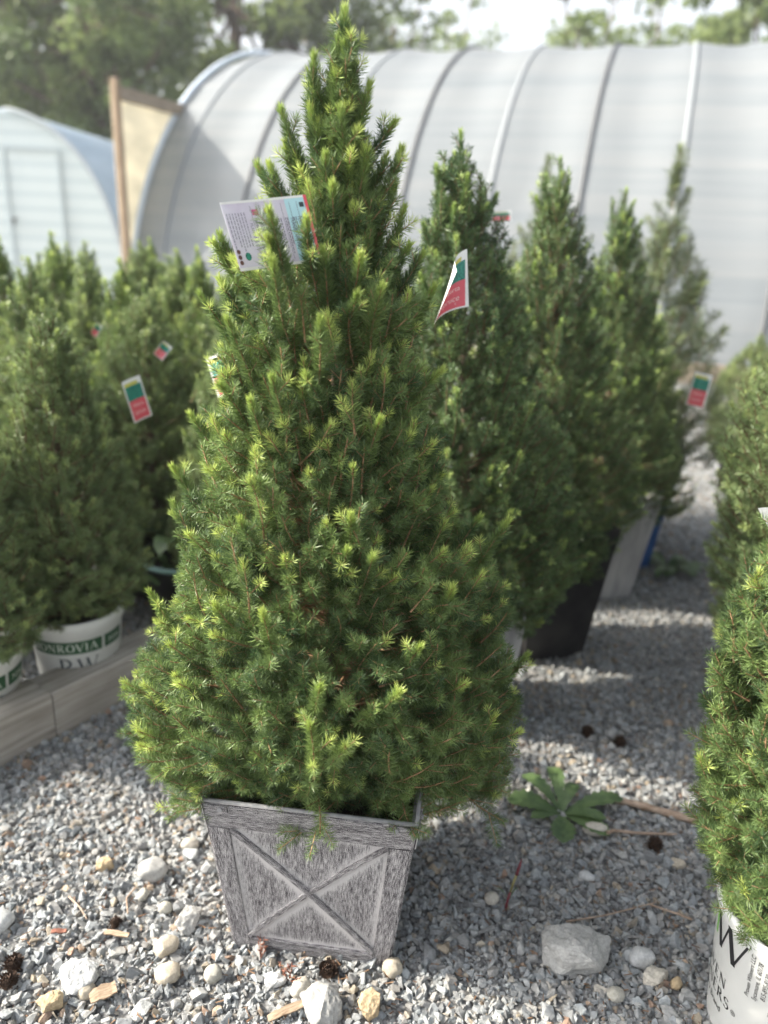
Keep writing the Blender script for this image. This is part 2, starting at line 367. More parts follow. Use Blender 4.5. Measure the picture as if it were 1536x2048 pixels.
# ------------------------------------------------------------------ far broadleaf trees
m_leaf = mat('broadleaf', (0.1, 0.15, 0.05), 0.5, 0.4)
la = N(m_leaf, 'ShaderNodeAttribute'); la.attribute_name = 'tint'
lc = ramp(m_leaf, la.outputs['Fac'], [(0, (0.06, 0.09, 0.035)), (0.5, (0.15, 0.21, 0.07)), (1.0, (0.28, 0.34, 0.11))])
base(m_leaf, lc); translucent(m_leaf, lc, 0.4)
def leaf_crown(seed, rx, rz, zc, nclump, nleaf, leaf):
    r = np.random.default_rng(seed)
    d = r.normal(size=(nclump, 3)); d /= np.linalg.norm(d, axis=1)[:, None]
    c = d * (r.uniform(0.15, 1, (nclump, 1)) ** 0.5) * np.array([rx, rx, rz]) + np.array([0, 0, zc])
    cr = r.uniform(0.5, 1.25, nclump) * rx * 0.22
    P = np.repeat(c, nleaf, 0); q = r.normal(size=P.shape); q /= np.linalg.norm(q, axis=1)[:, None]
    q *= (r.uniform(0, 1, (len(P), 1)) ** 0.45) * np.repeat(cr, nleaf)[:, None] * np.array([1.15, 1.15, 0.75])
    P = P + q
    A = r.normal(size=P.shape); A /= np.linalg.norm(A, axis=1)[:, None]
    B = np.cross(A, r.normal(size=P.shape)); B /= np.linalg.norm(B, axis=1)[:, None]
    s = leaf * r.uniform(0.6, 1.3, (len(P), 1))
    V = np.stack([P - A * s, P + B * s * 0.55, P + A * s, P - B * s * 0.55], 1).reshape(-1, 3)
    F = np.arange(len(V)).reshape(-1, 4)
    t = np.clip(np.repeat(r.uniform(0.1, 0.9, nclump), nleaf) * 0.6 + r.uniform(0, 0.4, len(P)), 0, 1)
    me = np_mesh('crown', V, F, m_leaf, True, attrs={'tint': np.repeat(t, 4)})
    mb = MB(); tr = np.array([[0, 0, 0], [0.1, 0, zc * 0.4], [-0.05, 0.1, zc * 0.8], [0, 0, zc + rz * 0.5]])
    mb.tube(tr, [0.22, 0.17, 0.12, 0.04], 8)
    for i in range(0, nclump, 3):
        s0 = tr[1] + (tr[3] - tr[1]) * r.uniform(0.1, 0.9)
        mid = (s0 + c[i]) / 2 + np.array([0, 0, -0.2]); mb.tube([s0, mid, c[i]], [0.07, 0.05, 0.02], 5)
    return me, mb.mesh('trunk', M_bark, True)
LV = [leaf_crown(1, 3.0, 3.6, 6.0, 115, 110, 0.12), leaf_crown(2, 2.6, 3.0, 5.4, 72, 90, 0.12), leaf_crown(3, 2.2, 2.6, 5.0, 44, 50, 0.11)]
TREES = [(-13.5, 22, 0, 1.05, 'leafy tree at the far left edge, sunlit yellow green crown with sky showing through'),
         (-10.0, 25, 0, 1.1, 'dense dark tree directly behind the roof of the arched greenhouse'),
         (-7.4, 21, 0, 0.92, 'leafy tree rising behind the plywood end wall'),
         (-5.6, 29, 1, 1.35, 'dark tree above the left end of the film greenhouse'),
         (-2.9, 30, 1, 1.25, 'tree seen just left of the tip of the tall front spruce'),
         (-0.4, 32, 2, 1.3, 'pale thin tree right behind the tip of the tall front spruce'),
         (1.9, 36, 2, 1.35, 'hazy sparse tree just left of the bright gap in the sky'),
         (5.4, 26, 2, 1.12, 'sparse tree closest to the bright gap in the sky on its right side'),
         (8.0, 28, 2, 1.15, 'sparse tree over the greenhouse ridge, second right of the bright gap in the sky'),
         (10.2, 25, 1, 1.1, 'leafy tree over the ridge of the film greenhouse, between two sparser trees'),
         (13.6, 27, 2, 1.25, 'thin crowned tree over the right part of the film greenhouse'),
         (16.2, 25, 1, 1.15, 'dark leafy tree at the far right edge above the greenhouse'),
         (-17.5, 30, 0, 1.2, 'broad tree behind the leftmost tree, mostly hidden by it')]
for i, (x, y, v, s, lb) in enumerate(TREES):
    t = empty('broadleaf_tree', (x, y, 0), i * 1.3, lb, 'tree', 'leafy trees behind the greenhouses'); t.scale = (s, s, s)
    link('crown', LV[v][0], t); link('trunk', LV[v][1], t)

# ------------------------------------------------------------------ spruce generator
def unit(a): return a / (np.linalg.norm(a, axis=-1, keepdims=True) + 1e-12)
def grow(rng, shoots, nlen, nwid, dens, tcurl=0.12):
    """shoots: dict of arrays S,Mi,E (n,3), fresh (n), tone (n), b0,b1 (needle angle at base / tip). returns V,F,tint"""
    S, Mi, E = shoots['S'], shoots['M'], shoots['E']
    Ls = np.linalg.norm(E - S, axis=1); cnt = np.maximum((Ls * dens * shoots['dm']).astype(int), 3)
    idx = np.repeat(np.arange(len(S)), cnt); off = np.concatenate([[0], np.cumsum(cnt)[:-1]])
    j = np.arange(len(idx)) - np.repeat(off, cnt)
    t = (j + rng.uniform(0, 1, len(idx))) / cnt[idx]; t = t ** 0.82
    a, b, c = (1 - t) ** 2, 2 * t * (1 - t), t * t
    P = a[:, None] * S[idx] + b[:, None] * Mi[idx] + c[:, None] * E[idx]
    T = unit(2 * (1 - t)[:, None] * (Mi[idx] - S[idx]) + 2 * t[:, None] * (E[idx] - Mi[idx]))
    Nn = unit(np.cross(T, np.array([0.13, 0.21, 0.97]))); B = np.cross(T, Nn)
    ph = j * 2.39996 + rng.uniform(-0.5, 0.5, len(j)); perp = np.cos(ph)[:, None] * Nn + np.sin(ph)[:, None] * B
    b0, b1 = shoots['b0'][idx], shoots['b1'][idx]
    tt = np.clip((t - 0.45) / 0.55, 0, 1) ** 1.9
    be = b0 + (b1 - b0) * tt + rng.normal(0, 0.14, len(t))
    D = T * np.cos(be)[:, None] + perp * np.sin(be)[:, None]; D[:, 2] += tcurl; D = unit(D)
    ln = nlen * rng.uniform(0.75, 1.2, len(t)) * (1 - 0.28 * tt) * shoots['ls'][idx]
    W = unit(np.cross(D, rng.normal(size=D.shape)))
    Nf = np.cross(D, W)
    wd = nwid * rng.uniform(0.8, 1.2, len(t))
    mid = P + D * (ln * 0.45)[:, None] - Nf * (ln * 0.03)[:, None]
    tip = P + D * ln[:, None] + np.array([0, 0, 1]) * (ln * 0.08)[:, None]
    V = np.stack([P, mid + W * (wd / 2)[:, None], tip, mid - W * (wd / 2)[:, None]], 1)
    V[:, 0] += W * (wd * 0.15)[:, None]
    F = np.arange(len(V) * 4).reshape(-1, 4)
    F = np.concatenate([F[:, [0, 1, 2]], F[:, [0, 2, 3]]])
    fr = shoots['fresh'][idx]; fstart = shoots['fs'][idx]
    tint = shoots['tone'][idx] + rng.normal(0, 0.05, len(t)) + fr * np.clip((t - fstart) / 0.22, 0, 1) * (0.90 - shoots['tone'][idx])
    tint = np.clip(tint, 0, 1)
    return V.reshape(-1, 3), F, np.repeat(tint, 4)

def tubes(mb, S, Mi, E, r0, r1, n=4, seg=3):
    tv = np.linspace(0, 1, seg + 1); k = len(S)
    a, b, c = (1 - tv) ** 2, 2 * tv * (1 - tv), tv * tv
    P = a[None, :, None] * S[:, None] + b[None, :, None] * Mi[:, None] + c[None, :, None] * E[:, None]
    T = unit(np.gradient(P, axis=1)); Nn = unit(np.cross(T, np.array([0.13, 0.21, 0.97]))); B = np.cross(T, Nn)
    an = np.linspace(0, 2 * math.pi, n, endpoint=False)
    rad = (r0[:, None] + (r1 - r0)[:, None] * tv[None])
    V = P[:, :, None] + rad[:, :, None, None] * (np.cos(an)[None, None, :, None] * Nn[:, :, None] + np.sin(an)[None, None, :, None] * B[:, :, None])
    bi = (np.arange(k) * (seg + 1) * n)[:, None, None]; si = (np.arange(seg) * n)[None, :, None]
    q = np.arange(n)[None, None]; q2 = (np.arange(n) + 1) % n; q2 = q2[None, None]
    F = np.stack([bi + si + q, bi + si + q2, bi + si + n + q2, bi + si + n + q], -1).reshape(-1, 4)
    mb.add(V.reshape(-1, 3), F)

def spruce_meshes(seed, ax, rad, z0, z1, ntip, Lr, nlen, nwid, dens, material, leaders=(), fresh_p=0.25, nlat=4,
                  tone=0.16, soil_z=0.3, upmin=12, upmax=72, inner=0.35, hole=0.04, extra=(), auto_lead=0.10):
    rng = np.random.default_rng(seed)
    # surface tips, density proportional to area
    zz = np.linspace(z0, z1, 200); wts = np.array([rad(z, 0) + rad(z, math.pi) + rad(z, 1.6) for z in zz]) + 0.02; cdf = np.cumsum(wts); cdf /= cdf[-1]
    n = ntip; g = 0.61803398875
    u = (np.arange(n) + rng.uniform(0, 1, n)) / n; z = np.interp(u, cdf, zz); ph = (np.arange(n) * g % 1.0) * 2 * math.pi + rng.normal(0, 0.12, n)
    lay = np.ones(n)
    ni = int(n * inner); lay[rng.permutation(n)[:ni]] = rng.uniform(0.55, 0.85, ni)
    keep = np.array([mnoise.noise(Vector((math.cos(p) * 2.2 + seed, math.sin(p) * 2.2, q * 9.0))) > -0.62 + hole or l < 0.9 for p, q, l in zip(ph, z, lay)])
    z, ph, lay = z[keep], ph[keep], lay[keep]; n = len(z)
    R = np.array([rad(a_, b_) for a_, b_ in zip(z, ph)])
    lump = np.array([mnoise.noise(Vector((math.cos(p) * 3.3, math.sin(p) * 3.3 + seed, q * 11.0))) for p, q in zip(ph, z)])
    R = R * lay * (0.93 + 0.17 * lump) - np.abs(rng.normal(0, 0.012, n)) * (lay > 0.9)
    R = np.maximum(R, 0.004)
    rel = (z - z0) / (z1 - z0)
    AX = np.array([ax(q) for q in z])
    er = np.stack([np.cos(ph), np.sin(ph), 0 * ph], 1)
    P = np.column_stack([AX, z]) + er * R[:, None]
    al = np.radians(upmin + (upmax - upmin) * np.clip(rel, 0, 1) ** 0.75 + rng.normal(0, 12, n))
    D = er * np.cos(al)[:, None] + np.array([0, 0, 1.0]) * np.sin(al)[:, None] + rng.normal(0, 0.16, (n, 3)); D = unit(D)
    Ln = rng.uniform(Lr[0], Lr[1], n) * (1 - 0.25 * rel)
    S = P - D * Ln[:, None] - np.array([0, 0, 1]) * (Ln * 0.12)[:, None]
    fresh = (rng.uniform(0, 1, n) < fresh_p * (0.25 + 0.9 * rel) * (0.75 - 0.65 * er[:, 0])) & (lay > 0.9)
    lead = rng.uniform(0, 1, n) < auto_lead
    D2 = unit(D + np.array([0, 0, 1.2])); P[lead & (lay > .9)] += (D2 * 0.022)[lead & (lay > .9)]; fresh |= lead & (lay > 0.9)
    ld = np.array([l[:3] for l in leaders]).reshape(-1, 3) if len(leaders) else np.zeros((0, 3))
    if len(ld):
        la_ = np.array([ax(q) for q in ld[:, 2]]); out = np.column_stack([ld[:, :2] - la_, 0 * ld[:, 2]])
        out = unit(out) * np.clip(np.linalg.norm(out, axis=1, keepdims=True) / 0.1, 0.1, 1)
        LD = unit(out * rng.uniform(0.25, 0.6, (len(ld), 1)) + np.array([0, 0, 1.0]) + rng.normal(0, 0.06, ld.shape)); LL = rng.uniform(0.10, 0.15, len(ld))
        P = np.vstack([P, ld]); S = np.vstack([S, ld - LD * LL[:, None] - out * 0.02]); D = np.vstack([D, LD]); Ln = np.append(Ln, LL)
        fresh = np.append(fresh, np.ones(len(ld), bool)); rel = np.append(rel, np.full(len(ld), 0.9)); lay = np.append(lay, np.ones(len(ld)))
        AX = np.vstack([AX, la_])
    isl = np.zeros(len(P), bool); isl[n:] = True
    for e in extra:   # (S, E) extra shoots
        s_, e_ = np.array(e[0], float), np.array(e[1], float)
        P = np.vstack([P, e_]); S = np.vstack([S, s_]); D = np.vstack([D, unit(e_ - s_)]); Ln = np.append(Ln, np.linalg.norm(e_ - s_))
        fresh = np.append(fresh, False); rel = np.append(rel, 0.0); lay = np.append(lay, 1.0); AX = np.vstack([AX, ax(s_[2])]); isl = np.append(isl, False)
    nn = len(P)
    Mi = (S + P) / 2 + np.cross(D, rng.normal(size=D.shape)) * (Ln * 0.06)[:, None] - np.array([0, 0, 1]) * (Ln * 0.05)[:, None]
    tn = np.clip(rng.normal(tone, 0.07, nn), 0.0, 0.5)
    A = dict(S=S, M=Mi, E=P, fresh=fresh.astype(float), fs=np.clip(1 - rng.uniform(0.018, 0.03, nn) / Ln, 0.5, 0.95), tone=tn,
             b0=np.where(isl | (rel > 0.8), 1.0, 1.28), b1=np.where(isl | (rel > 0.8) | fresh, 0.46, 0.74), ls=np.where(rel > 0.82, 1.0, 1.0), dm=np.where(isl, 2.0, 1.0) * np.where(fresh, 1.25, 1.0) * np.where(lay < 0.9, 0.75, 1.0))
    # laterals
    k = nlat; idx = np.repeat(np.arange(nn), k); t = np.tile((np.arange(k) + 0.6) / (k + 0.35), nn) + rng.normal(0, 0.05, nn * k); t = np.clip(t, 0.05, 0.92)
    a, b, c = (1 - t) ** 2, 2 * t * (1 - t), t * t
    LS = a[:, None] * S[idx] + b[:, None] * Mi[idx] + c[:, None] * P[idx]
    side = unit(np.cross(D[idx], rng.normal(size=(nn * k, 3)))); side[:, 2] *= 0.6
    LD = unit(D[idx] * 0.75 + side * rng.uniform(0.55, 0.95, (nn * k, 1)) + np.array([0, 0, 0.12]))
    LL = Ln[idx] * rng.uniform(0.26, 0.5, nn * k) * (1.15 - 0.45 * t) * np.where(isl[idx], 0.75, 1)
    LE = LS + LD * LL[:, None]
    Bt = dict(S=LS, M=(LS + LE) / 2 + rng.normal(0, 0.0015, LS.shape), E=LE, fresh=((rng.uniform(0, 1, nn * k) < fresh_p * 0.2) | (fresh[idx] & (rng.uniform(0, 1, nn * k) < 0.45))).astype(float),
              fs=np.full(nn * k, 0.55), tone=np.clip(tn[idx] + rng.normal(0, 0.05, nn * k), 0, 0.5), b0=np.full(nn * k, 1.25), b1=rng.uniform(0.5, 0.8, nn * k), ls=np.full(nn * k, 0.95), dm=np.full(nn * k, 1.0))
    sh_ = {q: np.concatenate([A[q], Bt[q]]) for q in A}
    V, F, tint = grow(rng, sh_, nlen, nwid, dens)
    crown = np_mesh('crown', V, F, material, True, attrs={'tint': tint})
    # twigs
    mb = MB(); tubes(mb, S, Mi, P, np.full(nn, 0.0021), np.full(nn, 0.0010), 4, 3)
    tubes(mb, Bt['S'], Bt['M'], Bt['E'], np.full(nn * k, 0.0011), np.full(nn * k, 0.0006), 3, 1)
    sel = rng.permutation(nn)[:int(nn * 0.16)]
    tz = np.maximum(S[sel, 2] - np.linalg.norm(S[sel, :2] - AX[sel], axis=1) * (0.25 + 0.6 * rel[sel]), soil_z + 0.01)
    TA = np.column_stack([AX[sel], tz]); mid = TA * 0.45 + S[sel] * 0.55; mid[:, 2] -= 0.01
    tubes(mb, TA, mid, S[sel], np.full(len(sel), 0.0034), np.full(len(sel), 0.0017), 4, 3)
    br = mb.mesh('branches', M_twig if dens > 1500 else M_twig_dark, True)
    mb = MB(); q = np.linspace(soil_z - 0.04, z1 - 0.03, 12); c = np.array([[*ax(v), v] for v in q]); mb.tube(c, np.linspace(0.016, 0.002, 12), 8)
    return crown, br, mb.mesh('trunk', M_bark, True)

# ------------------------------------------------------------------ lettering
_tc = {}
def text2d(body, size, align='CENTER'):
    key = (body, size, align)
    if key not in _tc:
        cu = bpy.data.curves.new('lettering', 'FONT'); cu.body = body; cu.size = size; cu.align_x = align; cu.resolution_u = 3
        o = bpy.data.objects.new('lettering', cu); me = bpy.data.meshes.new_from_object(o)
        V = np.zeros(len(me.vertices) * 3, np.float32); me.vertices.foreach_get('co', V)
        T = [tuple(p.vertices) for p in me.polygons]
        tri = [(p[0], p[i], p[i + 1]) for p in T for i in range(1, len(p) - 1)]
        _tc[key] = (V.reshape(-1, 3)[:, :2].copy(), np.array(tri))
        bpy.data.objects.remove(o); bpy.data.curves.remove(cu); bpy.data.meshes.remove(me)
    return _tc[key]

def serif(ch):
    """roman capital in a unit-high box: list of strips (polyline, widths), advance width"""
    TK, TN, SF = 0.135, 0.05, 0.035
    def st(x0, y0, x1, y1, w): return ([(x0 + (x1 - x0) * t, y0 + (y1 - y0) * t) for t in np.linspace(0, 1, 7)], w)
    def sf(x, y, w): return ([(x - w / 2, y), (x, y), (x + w / 2, y)], SF)
    def arc(cx, cy, rx, ry, a0, a1, wt=0.12):
        aa = np.radians(np.linspace(a0, a1, 22)); return ([(cx + rx * math.cos(q), cy + ry * math.sin(q)) for q in aa], [TN + (wt - TN) * abs(math.cos(q)) for q in aa])
    o = SF / 2
    if ch == 'I': return [st(.18, 0, .18, 1, TK), sf(.18, o, .34), sf(.18, 1 - o, .34)], .40
    if ch == 'N': return [st(.16, 0, .16, 1, TN), st(.16, 1, .78, 0, TK), st(.78, 0, .78, 1, TN), sf(.16, o, .26), sf(.13, 1 - o, .24), sf(.78, 1 - o, .26)], .94
    if ch == 'M': return [st(.16, 0, .2, 1, TN), st(.2, 1, .52, 0.02, TK), st(.52, 0.02, .86, 1, TN), st(.86, 1, .9, 0, TK), sf(.16, o, .24), sf(.9, o, .28), sf(.15, 1 - o, .2), sf(.9, 1 - o, .2)], 1.08
    if ch == 'O': return [arc(.45, .5, .37, .48, 0, 360, .14)], .9
    if ch == 'R': return [st(.18, 0, .18, 1, TK), arc(.3, .74, .30, .235, -90, 90), st(.18, .975, .32, .975, TN), st(.18, .505, .32, .505, TN), st(.38, .5, .74, 0.02, TK), sf(.18, o, .3), sf(.76, o, .22), sf(.12, 1 - o, .2)], .86
    if ch == 'P': return [st(.18, 0, .18, 1, TK), arc(.3, .71, .32, .265, -90, 90), st(.18, .975, .32, .975, TN), st(.18, .445, .32, .445, TN), sf(.18, o, .34), sf(.12, 1 - o, .2)], .72
    if ch == 'V': return [st(.1, 1, .44, 0, TK), st(.44, 0, .78, 1, TN), sf(.1, 1 - o, .3), sf(.78, 1 - o, .26)], .86
    if ch == 'A': return [st(.08, 0, .42, 1, TN), st(.42, 1, .78, 0, TK), st(.22, .36, .64, .36, TN), sf(.08, o, .26), sf(.78, o, .3)], .88
    if ch == 'E': return [st(.18, 0, .18, 1, TK), st(.18, .975, .62, .975, TN), st(.18, .025, .66, .025, TN), st(.18, .52, .52, .52, TN), st(.62, .84, .62, 1, SF), st(.66, 0, .66, .18, SF), st(.52, .43, .52, .61, SF), sf(.14, o, .2), sf(.14, 1 - o, .2)], .76
    if ch == 'S': return [arc(.36, .74, .24, .24, 30, 250, .11), arc(.36, .26, .26, .25, 100, -150, .13), st(.34, .53, .44, .47, .12)], .70
    if ch == 'W': return [st(.06, 1, .36, 0, TK), st(.36, 0, .62, .9, TN), st(.56, 1, .84, 0, TK), st(.84, 0, 1.16, 1, TN), sf(.06, 1 - o, .28), sf(.56, 1 - o, .24), sf(1.16, 1 - o, .26)], 1.24
    return [], .4
def serif2d(word, h, gap=0.06):
    V, Q, x, n = [], [], 0.0, 0
    for ch in word:
        strips, adv = serif(ch)
        for pl, wd in strips:
            p = np.array(pl, float); wd = np.broadcast_to(np.asarray(wd, float), (len(p),))
            t = unit(np.gradient(p, axis=0)); nr = np.stack([-t[:, 1], t[:, 0]], 1)
            v = np.stack([p + nr * wd[:, None] / 2, p - nr * wd[:, None] / 2], 1).reshape(-1, 2) + np.array([x, 0])
            V.append(v); Q += [[n + 2 * i, n + 2 * i + 1, n + 2 * i + 3, n + 2 * i + 2] for i in range(len(p) - 1)]; n += len(v)
        x += adv + gap
    V = np.vstack(V) * h
    return V, np.array(Q), x * h
def tri2quad(T): return np.asarray(T)

def put2d(mb, V2, F, fn, off):
    """lay a flat outline on a surface: fn(u,v,offset)->xyz"""
    P = fn(V2[:, 0], V2[:, 1], off)
    if np.asarray(F).shape[1] == 4: mb.add(P, Q=F)
    else: mb.add(P, T=F)

def cone_fn(rb, rt, h, a0):
    def fn(u, v, off):
        r = rb + (rt - rb) * v / h
        a_ = a0 + u / ((rb + rt) / 2)
        return np.stack([(r + off) * np.cos(a_), (r + off) * np.sin(a_), v], 1)
    return fn
def rect2d(x0, y0, x1, y1, nx=16, ny=2):
    X, Y = np.meshgrid(np.linspace(x0, x1, nx + 1), np.linspace(y0, y1, ny + 1), indexing='ij')
    V = np.stack([X.ravel(), Y.ravel()], 1); i = (np.arange(nx)[:, None] * (ny + 1) + np.arange(ny)).ravel()
    return V, np.stack([i, i + 1, i + ny + 2, i + ny + 1], 1)

# ------------------------------------------------------------------ pots
def round_pot(parent, rb, rt, h, material, rimw=0.028, soil=True):
    mb = MB(); t = 0.004
    hr = h - rimw
    rr_ = lambda z: rb + (rt - rb) * z / h
    mb.lathe([(0.001, 0.003), (rb - 0.006, 0.003), (rb, 0.008), (rr_(hr), hr), (rr_(hr) + 0.005, hr + 0.003), (rr_(hr + .012) + 0.0035, hr + 0.012), (rr_(hr + .014) + 0.006, hr + 0.014),
              (rt + 0.005, h - 0.002), (rt + 0.002, h), (rt - t, h - 0.001), (rr_(h * .5) - t, h * .5), (rb - t, 0.02)], 64)
    o = mb.build('pot', material, parent, True)
    mb = MB(); mb.lathe([(rr_(h * .84) - t, h * .84), (rr_(h * .84) * 0.6, h * .86), (0.001, h * .865)], 32); mb.build('soil', M_soil, parent, True)
    return o

def square_planter(parent, hb, ht, h, material, braces=False, name='planter'):
    """tapered square planter; faces framed by rails and stiles"""
    mb = MB(); t = 0.006
    def ring(hw, z): return [(-hw, -hw, z), (hw, -hw, z), (hw, hw, z), (-hw, hw, z)]
    lip = 0.004
    prof = [(hb, 0), (ht, h), (ht - t, h), (hb + (ht - hb) * .2 - t, h * .2)]
    V = []; Q = []
    for hw, z in prof: V += ring(hw, z)
    for i in range(3):
        for j in range(4):
            k_ = (j + 1) % 4; Q.append([i * 4 + j, i * 4 + k_, i * 4 + 4 + k_, i * 4 + 4 + j])
    Q.append([0, 3, 2, 1])
    mb.add(V, Q); o = mb.build(name, material, parent)
    hs = hb + (ht - hb) * .84 - t - 0.001
    mb = MB(); mb.add(ring(hs, h * .84), [[0, 1, 2, 3]]); mb.build('soil', M_soil, parent)
    return o

# whitewashed wood-look: UV u runs along the grain, in metres
m_ww = mat('whitewashed_wood', (0.4, 0.38, 0.38), 0.8, 0.3)
uvv = coords(m_ww, 'UV', (60, 820, 1)); n1 = noise(m_ww, uvv, 1.0, 3, 0.65)
n2 = noise(m_ww, coords(m_ww, 'UV', (14, 110, 1)), 1.0, 3, 0.6)
n3 = noise(m_ww, coords(m_ww, 'UV', (520, 1100, 1)), 1.0, 2, 0.6)
mm = N(m_ww, 'ShaderNodeMath', operation='MULTIPLY_ADD'); L(m_ww, n2, mm.inputs[0]); mm.inputs[1].default_value = 0.35; L(m_ww, n1, mm.inputs[2])
mm2 = N(m_ww, 'ShaderNodeMath', operation='MULTIPLY_ADD'); L(m_ww, n3, mm2.inputs[0]); mm2.inputs[1].default_value = 0.65; L(m_ww, mm.outputs[0], mm2.inputs[2])
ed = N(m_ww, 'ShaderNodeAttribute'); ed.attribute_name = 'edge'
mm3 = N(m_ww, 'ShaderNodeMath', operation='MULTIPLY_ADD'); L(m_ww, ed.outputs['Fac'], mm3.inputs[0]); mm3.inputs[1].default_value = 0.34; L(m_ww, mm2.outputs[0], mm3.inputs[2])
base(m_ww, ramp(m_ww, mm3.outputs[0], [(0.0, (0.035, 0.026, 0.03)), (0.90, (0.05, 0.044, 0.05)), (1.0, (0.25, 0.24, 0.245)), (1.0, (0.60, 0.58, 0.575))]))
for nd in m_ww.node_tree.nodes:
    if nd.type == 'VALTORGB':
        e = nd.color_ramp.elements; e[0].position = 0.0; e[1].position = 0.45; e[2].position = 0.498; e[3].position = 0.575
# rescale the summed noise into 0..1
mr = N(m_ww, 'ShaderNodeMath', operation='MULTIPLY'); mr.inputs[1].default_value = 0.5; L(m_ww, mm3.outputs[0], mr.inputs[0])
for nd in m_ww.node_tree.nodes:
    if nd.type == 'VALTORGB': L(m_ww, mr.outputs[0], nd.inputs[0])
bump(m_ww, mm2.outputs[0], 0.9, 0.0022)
m_lip = noisy('grey_planter_lip', (0.22, 0.22, 0.23), (0.34, 0.34, 0.34), 60, 0.6)

